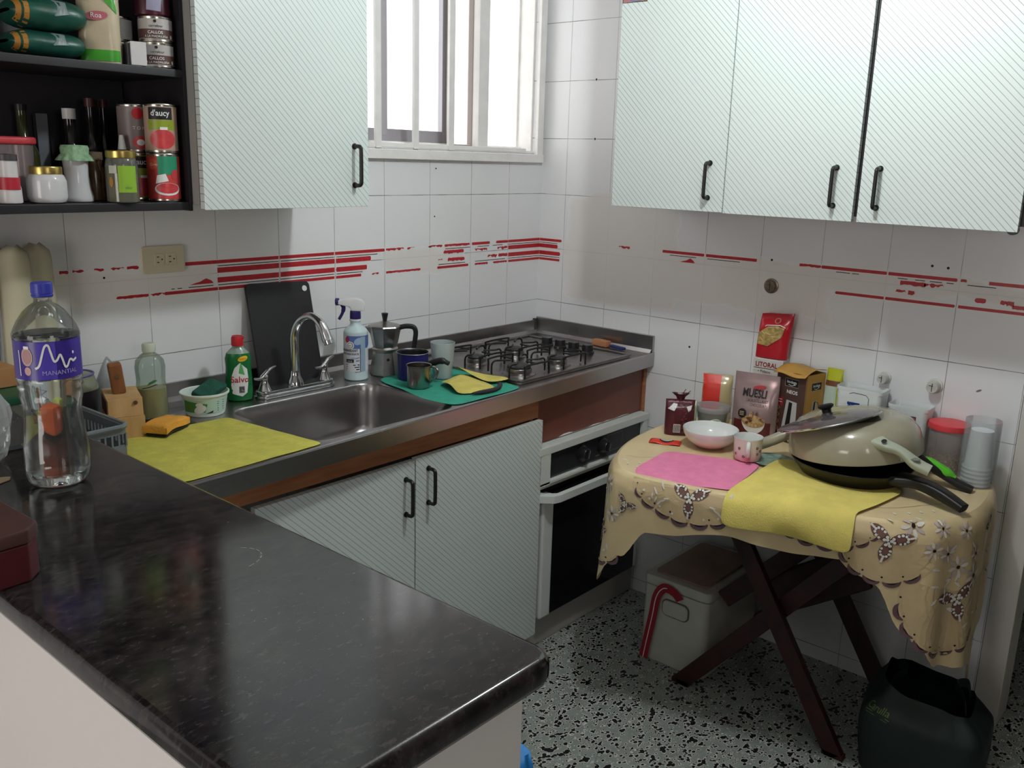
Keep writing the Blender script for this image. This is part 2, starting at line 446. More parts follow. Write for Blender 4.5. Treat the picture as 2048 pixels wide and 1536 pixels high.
RB = {'t': [(-0.002, -0.105, 1), (-0.371, -0.414, 3), (-0.552, -0.712, 1), (-0.72, -0.904, 0), (-1.048, -1.115, 2), (-1.12, -1.315, 1), (-1.321, -1.509, 1), (-1.52, -1.533, 2), (-1.592, -1.716, 0)], 'm': [(-0.002, -0.087, 1), (-0.622, -0.68, 4), (-1.358, -1.426, 2), (-1.426, -1.474, 3)], 'n': [(-0.002, -0.1, 1), (-1.35, -1.373, 3), (-1.383, -1.399, 2), (-1.565, -1.59, 2), (-1.628, -1.641, 3), (-1.644, -1.661, 2)], 'a': [(-0.002, -0.088, 0), (-0.581, -0.683, 0), (-0.725, -0.845, 0), (-1.165, -1.208, 0), (-1.214, -1.235, 0), (-1.349, -1.376, 0), (-1.397, -1.425, 0), (-1.438, -1.471, 0), (-1.483, -1.502, 0), (-1.538, -1.582, 0), (-1.56, -1.611, 0)], 'b': [(-0.002, -0.101, 0), (-1.659, -1.714, 5)], 'l': [(-0.002, -0.101, 0), (-1.172, -1.315, 1), (-1.321, -1.511, 1), (-1.522, -1.716, 0)]}
ZB = 1.2515
BAND = dict(t=(.0315, .0410), m=(.0060, .0205), n=(-.0205, -.0060), l=(-.0410, -.0325), a=(.0242, .0264), b=(-.0277, -.0255))
def border(data, mp, sgn, seed, name, parent):
    rnd = random.Random(seed); g = G()
    for k, runs in data.items():
        lo, hi = BAND[k]
        for a, b, rag in runs:
            a, b = sorted((sgn*a, sgn*b)); m = SBLK if (k in 'ab' and rag != 5) else SRED
            if rag == 5: lo2, hi2 = -.028, -.016
            else: lo2, hi2 = lo, hi
            h = hi2-lo2; w = b-a
            if rag == 4:      # torn wedge
                pts = [(a, lo2), (b, lo2), (b-.1*w, lo2+.55*h), (b-.3*w, hi2), (b-.38*w, hi2-.1*h), (b-.55*w, lo2+.5*h), (a+.2*w, lo2+.25*h)]
                g.poly(mp, [(x, ZB+z) for x, z in pts], m, 2); continue
            if rag == 0 or m is SBLK: g.poly(mp, [(a, ZB+lo2), (b, ZB+lo2), (b, ZB+hi2), (a, ZB+hi2)], m, 2)
            else:
                nn = max(3, int(w/.006)); j = {1: .0, 2: .3, 3: .75, 5: .2}[rag]
                top = [(a+w*i/nn, hi2-h*j*.35*rnd.random()) for i in range(nn+1)]
                bot = [(a+w*i/nn, lo2+h*j*rnd.random()) for i in range(nn+1)]
                e = .004
                pts = bot+[(b+e*rnd.random(), lerp(lo2, hi2, .5))]+top[::-1]+[(a-e*rnd.random(), lerp(lo2, hi2, .45))]
                g.poly(mp, [(x, ZB+z) for x, z in pts], m, 2)
            if rag in (0, 1) and m is SRED:
                g.poly(mp, [(a-.001, ZB+lo2-.0028), (b+.001, ZB+lo2-.0028), (b+.001, ZB+hi2+.0028), (a-.001, ZB+hi2+.0028)], SWH, 1)
    return g.build(name, parent, flat=True)
pL = plane((0, 0, 0), (1, 0, 0), (0, 0, 1), .00025)
pR = plane((0, 0, 0), (0, -1, 0), (0, 0, 1), .00025)
border(LB, pL, 1, 4, 'border_stripes', wl)
border(RB, pR, -1, 9, 'border_stripes', wr)
# drill holes left in the tiles
g = G()
for x, z in ((-.559, 1.545), (-.564, 1.388), (-1.70, 1.268)): g.ell(pL, x, z, .003, .003, INK, 2); g.ell(pL, x, z, .0045, .0045, PWHT, 1)
g.build('drill_holes', wl, flat=True)
g = G()
for y, z in ((.234, 1.864), (.24, 1.661), (.955, 1.294), (1.439, 1.321), (1.482, 1.319), (.684, .97)): g.ell(pR, y, z, .004, .004, INK, 2); g.ell(pR, y, z, .006, .006, PWHT, 1)
g.ell(pR, 1.608, .987, .008, .003, mat('grey_scuff', (120, 120, 118), .5), 2, rot=.5)
g.build('drill_holes', wr, flat=True)

# window
WF = mat('window_white_paint', (238, 235, 232), .45, bump=.2, bscale=120, var=.04); AG = mat('anodised_aluminium', (176, 172, 178), .4, .5)
g = G(); ZM = (WZ0+WZ1)/2; WH = WZ1-WZ0
cx = (WX0+WX1)/2; W = WX1-WX0
g.box((cx, -.004, WZ0-.018), (W+.07, .03, .030), WF, bev=.003)           # sill lip
g.box((cx, .05, WZ0+.003), (W, .10, .012), WF, bev=.002)
g.box((cx, .075, WZ0+.012), (W, .03, .022), WF, bev=.003)
g.box((WX1+.018, -.003, ZM), (.034, .024, WH+.03), WF, bev=.003)
g.box((WX1-.004, .060, ZM), (.010, .10, WH), WF, bev=.002)
g.box((WX1-.010, .085, ZM), (.016, .02, WH), WF, bev=.003)
g.box((-.303, .045, ZM), (.052, .040, WH), WF, bev=.004)    # mullion
g.box((-.300, .085, ZM), (.030, .03, WH), WF, bev=.003)
g.box((WX0+.02, .03, ZM), (.04, .08, WH), WF, bev=.003)
g.box((cx, .03, WZ1-.02), (W, .08, .04), WF, bev=.003)
win = struct(g, 'window_1')
for x, w_ in ((-.98, .022), (-.811, .023), (-.652, .022), (-.492, .026)):
    G().box((x, .0, ZM), (w_, .012, WH), WF, bev=.002).build('security_bar', win)
G().box((cx-.02, .002, WZ0+.010), (W-.06, .010, .014), WF, bev=.002).build('bar_rail', win)
def sash(g, x0, x1, z0, z1, y, w, hb, m):
    g.box((x0+w/2, y, (z0+z1)/2), (w, .022, z1-z0), m, bev=.002); g.box((x1-w/2, y, (z0+z1)/2), (w, .022, z1-z0), m, bev=.002)
    g.box(((x0+x1)/2, y, z0+hb/2), (x1-x0-2*w, .02, hb), m, bev=.002); g.box(((x0+x1)/2, y, z1-w/2), (x1-x0-2*w, .02, w), m, bev=.002)
g = G(); sash(g, WX0+.04, -.420, WZ0+.020, WZ1-.03, .092, .032, .042, AG)
g.box((-.712, .092, ZM), (.026, .022, WH-.08), AG, bev=.002)
g.build('sash', win)
g = G(); sash(g, -.44, -.318, WZ0+.012, WZ1-.03, .066, .014, .010, mat('sash_edge', (150, 138, 132), .5)); g.build('sash', win)
GL = clear('window_glass', (252, 253, 253), alpha=.0, rough=.02, fres=.08)
G().box((-.74, .092, 1.97), (.58, .004, .60), GL).build('glass_pane', win, flat=True)
# ------------------------------------------------------------------ fitted furniture
def door_mat(name, axis, sgn):
    """white laminate printed with fine diagonal lines"""
    n = N(name); x, y, z = n.sep(n.obj); h = x if axis == 'x' else y
    v = n.math('ADD', n.math('MULTIPLY', h, sgn*.98), n.math('MULTIPLY', z, 1.0))
    v = n.math('MULTIPLY', v, 1/.0172)
    f = n.math('FRACT', v); d = n.math('ABSOLUTE', n.math('SUBTRACT', f, .5))
    ln = n.math('SUBTRACT', 1.0, n.step(d, .028, .075))
    fade = n.math('MULTIPLY_ADD', n.noise(n.obj, 6, 2), .5, .5)
    base = n.mix(n.noise(n.obj, 2.5, 2), lin((204, 214, 212)), lin((213, 221, 218)))
    col = n.mix(n.math('MULTIPLY', ln, fade), base, lin((112, 106, 103)))
    n.bump(n.math('MULTIPLY', ln, -1.0), .25, .0006)
    return n.fin(col, .38)
DML = door_mat('lined_laminate_x', 'x', 1); DMR = door_mat('lined_laminate_y', 'y', -1)
DEDGE = mat('door_edge', (205, 203, 192), .5)
CARC = mat('carcass_black', (34, 32, 36), .45, var=.1)
CGRY = mat('carcass_grey', (150, 148, 145), .5)
WOOD = mat('orange_wood', (176, 118, 80), .42, col2=(154, 98, 64), vscale=9, stretch=(1.2, 1.2, 9))
WOODR = mat('red_brown_panel', (120, 68, 56), .4, col2=(108, 60, 50), vscale=6)
HBLK = mat('handle_black', (26, 25, 25), .35)
def handle(parent, c, out, L=.098, r=.0052):
    """bow handle; c centre on the door face, out = direction away from the door"""
    c = Vector(c); o = Vector(out)*.026; z = Vector((0, 0, L/2))
    P = [c-z, c-z+o*.72, c-z*.93+o*.96, c-z*.8+o*1.04, c+o*1.06, c+z*.8+o*1.04, c+z*.93+o*.96, c+z+o*.72, c+z]
    g = G(); g.tube(catmull(P, 4), r, HBLK, 10)
    for s in (-1, 1): g.tube([c+z*s, c+z*s+Vector(out)*.003], r*1.5, HBLK, 10)
    return g.build('handle', parent)
def door(parent, axis, a, b, z0, z1, face, m, hpos=None, name='door', th=.018):
    g = G()
    if axis == 'x':
        g.box(((a+b)/2, face+th/2, (z0+z1)/2), (abs(b-a), th, z1-z0), m, bev=.0015)
    else:
        g.box((face+th/2, (a+b)/2, (z0+z1)/2), (th, abs(b-a), z1-z0), m, bev=.0015)
    d = g.build(name, parent, angle=30)
    if hpos:
        if axis == 'x': handle(d, (hpos[0], face, hpos[1]), (0, -1, 0))
        else: handle(d, (face, hpos[0], hpos[1]), (-1, 0, 0))
    return d

# upper cabinet on the left wall
t = thing('wall_cabinet', 'white lined-laminate wall cabinet with one black handle, beside the window', 'cabinet')
g = G(); g.box((-1.3715, -.157, 1.985), (.480, .306, 1.05), CGRY, bev=.001); g.build('body', t)
door(t, 'x', -1.612, -1.131, 1.449, 2.515, -.332, DML, (-1.178, 1.553))
# open shelf unit
t = thing('open_shelf_unit', 'black open shelf unit full of jars, cans and bottles on the left wall', 'shelf')
g = G()
g.box((-1.6165, -.1435, 1.980), (.008, .279, 1.07), CARC, bev=.001)
g.build('side_panel', t)
G().box((-2.29, -.007, 1.980), (1.33, .010, 1.07), CARC).build('back_panel', t)
for z0, z1 in ((1.447, 1.465), (1.735, 1.752), (2.1, 2.118), (2.498, 2.514)):
    pl = [(-1.621, -.013), (-1.621, -.283), (-2.10, -.283), (-2.95, -.283), (-2.95, -.013)]
    G().prism(pl, z0, z1, CARC, bev=.0015).build('shelf_board', t)

# upper cabinets on the right wall
CH = mat('door_gap_strip', (120, 122, 120), .5)
t = thing('wall_cabinet', 'white lined-laminate wall cabinet with two doors, the one nearest the room corner', 'cabinet', group='wall cabinets on the right wall')
g = G(); g.box((-.157, -.9415, 1.985), (.306, .768, 1.05), CARC, bev=.001); g.build('body', t)
door(t, 'y', -.556, -.941, 1.449, 2.515, -.332, DMR, (-.893, 1.538))
door(t, 'y', -.944, -1.318, 1.447, 2.515, -.332, DMR, (-1.265, 1.535))
t = thing('wall_cabinet', 'white lined-laminate wall cabinet with one door and black side, at the far right', 'cabinet', group='wall cabinets on the right wall')
g = G(); g.box((-.157, -1.523, 1.985), (.306, .392, 1.05), CARC, bev=.001); g.build('body', t)
door(t, 'y', -1.331, -1.712, 1.447, 2.515, -.332, DMR, (-1.378, 1.535))
g = G(); g.tube([(-.31, -1.70, 1.452), (-.33, -1.70, 1.452)], .012, CARC, 12); g.build('hinge_cover', t)
# sticker at the top of the first door
mp = plane((-.3325, -.5565, 2.04), (0, -1, 0), (0, 0, 1), .0004)
g = G(); g.rect(mp, .004, .004, .09, .16, mat('sticker_cream', (200, 186, 140), .4), 1); g.rect(mp, .006, .006, .03, .1, mat('sticker_pink', (170, 110, 120), .4), 2); g.rect(mp, .03, .006, .07, .1, mat('sticker_violet', (120, 115, 160), .4), 2)
g.stroke(mp, [(.004, .16), (.004, .004), (.09, .004)], .003, mat('sticker_edge', (70, 50, 45), .5), 3)
tag(g.build('sticker', None, flat=True, loc=(0, 0, 0)), 'small colourful sticker on the top of the corner cabinet door', 'sticker')

# lower sink cabinet
t = thing('base_cabinet', 'white lined-laminate sink cabinet with orange wood rail under the steel worktop', 'cabinet')
g = G()
g.box((-1.262, -.518, .842), (1.276, .018, .072), WOOD, bev=.001)
for x_ in (-1.892, -.634): g.box((x_, -.268, .49), (.016, .480, .776), WOOD)
g.box((-1.262, -.268, .112), (1.240, .480, .016), WOOD)
g.build('body', t)
door(t, 'x', -1.655, -1.1645, .10, .800, -.548, DML, (-1.197, .705))
door(t, 'x', -1.1620, -.628, .075, .804, -.550, DML, (-1.117, .718))
# plinth
struct(G().box((-.97, -.262, .05), (1.93, .50, .098), mat('plinth_white', (176, 172, 164), .45, var=.05, vscale=6), bev=.003), 'baseboard_left')
# panel over the oven and oven
t = thing('oven_housing', 'reddish brown wooden housing around the oven below the hob', 'cabinet')
G().box((-.313, -.505, .797), (.60, .018, .168), WOODR, bev=.001).build('front_panel', t)
G().box((-.009, -.27, .50), (.016, .50, .78), WOOD, bev=.001).build('side_panel', t)
G().box((-.316, -.26, .115), (.60, .48, .012), mat('dark_inside', (40, 32, 28), .6)).build('base_panel', t)
# chipped paint along the lower rim of the panel
g = G(); mp = plane((0, -.5142, 0), (1, 0, 0), (0, 0, 1), .0004); rnd = random.Random(2)
tp_ = [(-.50+.027*i, .7142+(.006*rnd.random()**2 if i % 3 else .0005)) for i in range(16)]
g.poly(mp, [(p[0], .7135) for p in tp_]+tp_[::-1], PWHT, 1)
g.build('paint_chips', t, flat=True)
OW = mat('oven_white', (214, 218, 214), .35); OB = mat('oven_black_glass', (14, 14, 20), .12); OP = mat('oven_panel', (38, 38, 42), .3, var=.2, vscale=30)
t = thing('oven', 'built-in oven with white frame, black control panel and dark glass door', 'oven')
G().box((-.318, -.25, .42), (.58, .46, .56), mat('oven_case', (60, 60, 62), .5), bev=.002).build('case', t)
g = G()
g.box((-.327, -.5255, .697), (.622, .052, .026), OW, bev=.003); g.box((-.327, -.525, .588), (.62, .05, .012), OW, bev=.003)
g.box((-.608, -.525, .6445), (.058, .05, .129), OW, bev=.003); g.box((-.0325, -.525, .642), (.028, .05, .13), OW, bev=.003)
g.build('panel_frame', t)
cp = G().box((-.313, -.524, .640), (.535, .024, .094), OP, bev=.002).build('control_panel', t)
mp = plane((-.327, -.5362, .640), (1, 0, 0), (0, 0, 1), .0004)
g = G(); g.stroke(mp, [(.075, -.028), (.075, .03), (.165, .03), (.165, -.028), (.075, -.028)], .0016, mat('grey_line', (120, 122, 124), .4), 1)
g.stroke(mp, [(-.27, -.042), (.27, -.042)], .0012, mat('grey_line'), 1)
for u in (-.06, .02): g.rect(mp, u-.012, -.03, u+.01, -.026, mat('grey_line'), 1)
g.build('markings', cp, flat=True)
for x in (-.400, -.282):
    k = G(); k.lathe([(.027, 0), (.027, .004), (.021, .007), (.019, .024), (.017, .027)], mat('knob_black', (30, 30, 32), .3), 28)
    k.box((0, 0, .029), (.008, .034, .010), mat('knob_black'), bev=.003)
    k.box((0, .0, .0345), (.0025, .026, .001), mat('grey_line'))
    k.build('knob', t, loc=(x, -.536, .643), rot=(PI/2, .3, 0))
G().box((-.302, -.531, .330), (.500, .030, .425), OB, bev=.004).build('door_glass', t)
G().box((-.579, -.529, .328), (.058, .040, .430), OW, bev=.010, seg=3).build('door_trim', t); G().box((-.045, -.527, .330), (.03, .04, .425), OW, bev=.01).build('door_trim', t)
g = G(); g.prism([(-.632, -.515), (-.632, -.548), (-.600, -.585), (-.575, -.592), (-.06, -.592), (-.035, -.585), (-.02, -.548), (-.02, -.515), (-.04, -.515), (-.045, -.548), (-.07, -.572), (-.57, -.572), (-.600, -.548), (-.600, -.515)], .530, .556, OW, bev=.002)
g.box((-.32, -.520, .568), (.60, .02, .012), OW, bev=.002)
g.build('door_handle', t)

# stainless worktop with sink
STEEL = None
n = N('brushed_steel'); st = n.noise(n.map(n.obj, (.6, 2, 2)), 2.2, 1)

STEEL = n.fin(n.mix(st, lin((158, 155, 156)), lin((184, 181, 180))), n.math('MULTIPLY_ADD', st, .08, .24), 1)
ZC = .927
def yf(x): return -.540+.041*x       # front edge runs slightly out of square
t = thing('steel_worktop', 'stainless steel worktop with a sunken sink, upstands and folded front edge', 'worktop')
g = G()
x0, x1 = -1.97, -.002; SX0, SX1, SY0, SY1 = -1.500, -1.022, -.572, -.195
hole = rrect(SX1-SX0, SY1-SY0, .05, 6, (SX0+SX1)/2, (SY0+SY1)/2)
m_ = len(hole); cxs, cys = (SX0+SX1)/2, (SY0+SY1)/2
bx0, bx1, yb, yt = SX0-.02, SX1+.02, SY0-.004, SY1+.02
def outer(p):
    dx, dy = p[0]-cxs, p[1]-cys
    k = min([(bx1-cxs)/dx if dx > 1e-9 else (bx0-cxs)/dx if dx < -1e-9 else 9e9, (yt-cys)/dy if dy > 1e-9 else (yb-cys)/dy if dy < -1e-9 else 9e9])
    return (cxs+dx*k, cys+dy*k)
ho = [outer(p) for p in hole]
for cn in ((bx0, yb), (bx1, yb), (bx0, yt), (bx1, yt)):      # snap the nearest rays onto the four corners
    i = min(range(m_), key=lambda k: math.hypot(ho[k][0]-cn[0], ho[k][1]-cn[1])); ho[i] = cn
g.add([(p[0], p[1], ZC) for p in hole]+[(p[0], p[1], ZC) for p in ho], [(m_+i, m_+(i+1) % m_, (i+1) % m_, i) for i in range(m_)], STEEL)
def quad(a, b, c, d): g.add([a+(ZC,), b+(ZC,), c+(ZC,), d+(ZC,)], [(0, 1, 2, 3)], STEEL)
for a, b in ((x0, bx0), (bx1, x1)): quad((a, yf(a)), (b, yf(b)), (b, -.004), (a, -.004))
quad((bx0, yf(bx0)), (bx1, yf(bx1)), (bx1, yb), (bx0, yb)); quad((bx0, yt), (bx1, yt), (bx1, -.004), (bx0, -.004))
g.build('top', t, flat=True); g = G()
# front lip
def lip(u, v):
    x = lerp(x0, x1, u); v = 1-v; prof = [(0, 0), (-.002, .0025), (-.005, .002), (-.007, -.002), (-.007, -.047), (-.003, -.049), (.01, -.049)]
    dy, dz = prof[min(int(round(v*6)), 6)]; return (x, yf(x)+dy, ZC+dz)
g.grid(lip, 20, 6, STEEL)
g.box((x1+.001-.004, -.27, ZC-.024), (.004, .54, .046), STEEL)
g.build('front_edge', t, angle=25)
g = G()
def ins(d, z, r, f=None):
    f = min(d+.062, .075+d*.9) if f is None else f
    return [(p[0], p[1], z) for p in rrect(SX1-SX0-2*d, SY1-SY0-d-f, r, 6, (SX0+SX1)/2, (SY0+f+SY1-d)/2)]
loops = [ins(0, ZC, .05, 0), ins(.003, ZC-.004, .05, .006), ins(.006, ZC-.02, .05, .03), ins(.009, ZC-.05, .05, .058), ins(.012, ZC-.12, .055), ins(.020, ZC-.145, .06), ins(.038, ZC-.158, .06), ins(.07, ZC-.162, .06), ins(.16, ZC-.165, .02)]
vs = [p for l in loops for p in l]; fs = []
for j in range(len(loops)-1):
    for i in range(m_): i2 = (i+1) % m_; fs.append(((j+1)*m_+i, (j+1)*m_+i2, j*m_+i2, j*m_+i))
fs.append(tuple((len(loops)-1)*m_+i for i in range(m_)))
g.add(vs, fs, STEEL)
sk = g.build('sink_basin', t, angle=60)
g = G(); g.lathe([(.0, .001), (.02, .0015), (.03, .004), (.036, .003), (.038, 0)], CHROME, 24, cap0=False, cap1=False); g.build('drain', sk, loc=(-1.26, -.385, ZC-.165))
g = G()
g.box((-.985, -.005, ZC+.024), (1.968, .010, .052), STEEL, bev=.002)
g.add([(-1.97, -.0105, ZC+.012), (-.002, -.0105, ZC+.012), (-.002, -.022, ZC+.0003), (-1.97, -.022, ZC+.0003)], [(0, 1, 2, 3)], STEEL)
g.build('upstand', t)
g = G(); g.box((-.006, -.275, ZC+.030), (.012, .538, .064), STEEL, bev=.0025)
g.add([(-.0125, -.01, ZC+.012), (-.0125, -.54, ZC+.012), (-.024, -.54, ZC+.0003), (-.024, -.01, ZC+.0003)], [(0, 1, 2, 3)], STEEL)
g.box((-.020, -.005, ZC+.03), (.012, .014, .05), mat('corner_sealant', (60, 56, 54), .6), bev=.003)
g.build('upstand', t)

# faucet
t = thing('kitchen_faucet', 'chrome two-handle kitchen faucet with a high curved spout behind the sink', 'faucet', (-1.245, -.142, ZC+.0005), rotz=0)
g = G(); g.prism(rrect(.262, .056, .027, 6), 0, .008, CHROME, bev=.002); g.prism(rrect(.252, .048, .023, 6), .007, .020, CHROME, bev=.004); g.build('base_plate', t)
g = G(); g.lathe([(.024, .018), (.022, .03), (.015, .045), (.013, .06)], CHROME, 24)
path = catmull([(0, 0, .05), (0, 0, .11), (0, -.002, .165), (.005, -.022, .203), (.012, -.062, .221), (.018, -.100, .203), (.022, -.122, .160)], 8)
nP = len(path); g.tube(path, [lerp(.0125, .0105, min(1, i/nP*1.4)) if i < nP*.7 else lerp(.0105, .0155, (i/nP-.7)/.3) for i in range(nP)], CHROME, 16)
g.tube([path[-1], path[-1]+(path[-1]-path[-2]).normalized()*.010], .0125, CHROME, 14)
g.build('spout', t)
for sx in (-1, 1):
    g = G(); g.lathe([(.021, .018), (.017, .026), (.0105, .042), (.0095, .054), (.011, .060), (.006, .065)], CHROME, 20, c=(sx*.101, 0))
    pts = catmull([(sx*.101-.040, -.014, .060), (sx*.101-.018, -.006, .055), (sx*.101, 0, .062), (sx*.101+.020, .006, .073), (sx*.101+.045, .012, .078)], 5)
    g.tube(pts, [lerp(.0028, .0065, math.sin(PI*min(1, max(0, i/(len(pts)-1))))) for i in range(len(pts))], CHROME, 10)
    g.build('handle', t)

# gas hob
t = thing('gas_hob', 'stainless four-burner gas hob with black wire pan supports in the corner', 'hob', (-.425, -.298, ZC+.0005))
HS = mat('hob_steel', (150, 146, 144), .3, 1, var=.12, vscale=25); IRON = mat('black_enamel', (22, 22, 23), .4); CAPM = mat('burner_cap', (52, 50, 50), .55, var=.2)
g = G(); g.prism(rrect(.60, .470, .02, 4), 0, .006, HS, bev=.002)
for s in ((0, -.229, .60, .012), (0, .229, .60, .012)): g.box((s[0], s[1], .009), (s[2]-.01, s[3], .006), HS, bev=.002)
for sx in (-.294, .294): g.box((sx, 0, .009), (.012, .446, .006), HS, bev=.002)
g.build('plate', t)
BN = ((-.205, -.150, .040), (-.015, -.150, .034), (-.205, .035, .028), (-.015, .035, .034))
for bx, by, r in BN:
    g = G(); g.lathe([(r*1.35, .006), (r*1.3, .010), (r*1.05, .012), (r, .013), (r, .024), (r*.96, .026)], HS, 28, c=(bx, by)); b_ = g.build('burner', t)
    g = G(); g.lathe([(r*.9, .026), (r*.93, .028), (r*.93, .032), (r*.8, .036), (r*.2, .037), (0, .037)], CAPM, 28, c=(bx, by)); g.build('burner_cap', b_)
def support(cx, cy, w, h):
    g = G(); zt = .050; r = .0032
    for sy in (-1, 1):
        for sx in (-1, 1):
            x0_, y0_ = cx+sx*w/2, cy+sy*h*.24
            g.tube(catmull([(x0_, y0_, .010), (x0_, y0_, .040), (x0_-sx*.010, y0_, zt), (x0_-sx*.03, y0_, zt), (cx+sx*.022, y0_*.25+cy*.75+sy*h*.04, zt)], 4), r, IRON, 6)
    for sy in (-1, 1):
        y0_ = cy+sy*h/2
        g.tube(catmull([(cx-w*.34, y0_, .010), (cx-w*.34, y0_, .04), (cx-w*.30, y0_, zt), (cx+w*.30, y0_, zt), (cx+w*.34, y0_, .04), (cx+w*.34, y0_, .010)], 3), r, IRON, 6)
        g.tube([(cx, y0_, zt), (cx, cy+sy*.03, zt)], r, IRON, 6)
    return g.build('pan_support', t)
for bx, by, r in BN: support(bx, by+.002, .17, .150)
KY = (.15, .075, 0, -.075)
for i in range(4):
    g = G(); g.lathe([(.024, .006), (.023, .012), (.020, .014), (.0185, .034), (.017, .036)], mat('knob_black', (30, 30, 32), .3), 20, c=(.215, .075-.060*i)); g.build('knob', t)

# peninsula
n = N('dark_laminate')
a1 = n.noise(n.map(n.obj, (5, 9, 5)), 6, 6, .65); a2 = n.noise(n.map(n.obj, (14, 30, 10), rot=(0, 0, .5)), 4, 5, .7)
c_ = n.mix(n.step(a1, .35, .7), lin((22, 20, 22)), lin((50, 44, 43)))
c_ = n.mix(n.math('MULTIPLY', n.step(n.noise(n.obj, 3, 3), .5, .7), .5), c_, lin((32, 34, 46)))
c_ = n.mix(n.math('MULTIPLY', n.step(a2, .50, .72), .6), c_, lin((78, 72, 72)))
c_ = n.mix(n.step(n.noise(n.obj, 160, 2), .78, .84), c_, lin((150, 145, 140)))
n.bump(n.noise(n.obj, 35, 3), .06, .001)
LAM = n.fin(c_, .12, spec=.45)
PZ = 1.05; PX0, PX1, PY = -2.373, -2.006, -1.682
t = thing('breakfast_bar', 'white half wall topped by a glossy dark laminate bar top, nearest the viewer', 'counter')
g = G(); g.prism([(PX0, -.003), (PX0, PY+.02), (PX0+.006, PY+.006), (PX0+.02, PY), (PX1-.025, PY), (PX1-.007, PY+.007), (PX1, PY+.025), (PX1, -.003)], PZ-.036, PZ, LAM, bev=.011)
g.build('bar_top', t, angle=60)
HW = mat('half_wall_paint', (218, 214, 210), .6, bump=.06, bscale=40)
g = G(); g.box(((PX0+PX1)/2-.006, -.83, (PZ-.037)/2), (PX1-PX0-.055, 1.656, PZ-.038), HW, bev=.002); g.build('half_wall', t)
g = G(); mp = plane((0, 0, PZ), (1, 0, 0), (0, 1, 0), .0003)
for k in range(9):
    a = -1.9+k*.3
    if k in (0, 1): continue
    g.stroke(mp, [(-2.135+.05*math.cos(a+j*.05), -1.218+.036*math.sin(a+j*.05)) for j in range(5)], .0013, mat('ring_stain', (150, 146, 142), .4), 1)
g.build('ring_stain', t, flat=True)
# outlet
t = thing('wall_outlet', 'cream double wall outlet plate set on the tiles above the knife block', 'outlet', (-1.5445, 0, 1.305))
CRM = mat('cream_plastic', (206, 196, 170), .4)
g = G(); g.prism(rrect(.116, .070, .008, 4), -.0075, -.0003, CRM, axis='y', bev=.002); g.build('plate', t)
for sx in (-.012, .021):
    g = G(); g.prism(rrect(.026, .030, .003, 3, sx, 0), -.009, -.007, CRM, axis='y', bev=.0006)
    for dz in (-.007, .007): g.box((sx-.004, -.0092, dz), (.006, .0006, .0022), INK)
    g.box((sx+.007, -.0092, 0), (.0036, .0006, .0036), INK, bev=.001); g.build('socket', t)
# ------------------------------------------------------------------ things on the worktop and the bar
Z1 = ZC+.0006
CLR = clear('clear_plastic', (240, 244, 244), (225, 232, 232), .10, .06)
CLRM = clear('milky_plastic', (205, 220, 220), (200, 222, 222), .42, .3)
def sheet(rows, m, name, parent=None, thick=.0022, sub=3, rough=.0015, seed=0):
    rnd = random.Random(seed); h = len(rows); w_ = len(rows[0]); g = G()
    vs = []
    for j, r in enumerate(rows):
        for i, p in enumerate(r):
            edge = i in (0, w_-1) or j in (0, h-1)
            vs.append((p[0]+rnd.uniform(-1, 1)*rough*(1.5 if edge else 1), p[1]+rnd.uniform(-1, 1)*rough*(1.5 if edge else 1), p[2]+(abs(rnd.uniform(-1, 1))*rough)))
    g.add(vs, [(j*w_+i, j*w_+i+1, (j+1)*w_+i+1, (j+1)*w_+i) for j in range(h-1) for i in range(w_-1)], m)
    return g.build(name, parent, angle=180, solid=thick, subsurf=sub)
def bil(c, nu, nv, z, fz=None):
    """rows between four corners (back-left, back-right, front-right, front-left)"""
    out = []
    for j in range(nv+1):
        r = []
        for i in range(nu+1):
            u, v = i/nu, j/nv
            x = lerp(lerp(c[0][0], c[1][0], u), lerp(c[3][0], c[2][0], u), v); y = lerp(lerp(c[0][1], c[1][1], u), lerp(c[3][1], c[2][1], u), v)
            r.append((x, y, z+(fz(u, v) if fz else 0)))
        out.append(r)
    return out
# big water bottle on the bar
bx, by = -2.155, -.765
t = thing('water_bottle', 'large clear plastic water bottle with blue cap and purple label on the bar', 'bottle', (bx, by, PZ+.0006), facing(bx, by))
BP = [(.030, .0), (.040, .001), (.048, .006), (.0525, .018), (.0535, .035), (.0525, .06), (.0495, .085), (.047, .105), (.046, .12), (.0475, .135), (.051, .148), (.049, .155), (.0525, .162), (.0505, .169), (.0535, .175), (.0535, .178), (.0522, .180), (.0522, .240), (.0535, .242), (.0535, .246), (.050, .255), (.044, .266), (.033, .281), (.022, .290), (.0150, .294), (.0140, .298), (.0140, .301), (.0160, .302), (.0160, .304), (.0135, .305), (.0135, .308)]
BP = [(r*.91, z) for r, z in BP]
WAT = mat('drinking_water', (246, 250, 250), .0, trans=1, ior=1.33)
PET = clear('bottle_pet', (248, 250, 250), (230, 236, 236), .03, .03, fres=.7)
G().lathe(BP, PET, 56).build('bottle_body', t, angle=180)
ins_ = [(max(.001, r-.0012), z+.0015) for r, z in BP if z < .243]
ins_ = [(.0005, .0035)]+ins_+[(.0465, .2455), (.0005, .2455)]
G().lathe(ins_, WAT, 56).build('water', t, angle=50)
CB = mat('blue_cap', (52, 58, 160), .4)
g = G(); g.lathe([(.0150, .303), (.0158, .304), (.0158, .306), (.0148, .3065), (.0148, .3085)]+[(.0155, .309), (.0152, .323), (.0142, .325), (.0, .3255)], CB, 40, fn=lambda a, z: 1+(.02*math.cos(a*24) if .3085 < z < .3245 else 0)); g.build('cap', t)
PUR = mat('purple_label', (62, 46, 138), .3, var=.12, vscale=12); PUR2 = mat('purple_label_light', (84, 70, 178), .3)
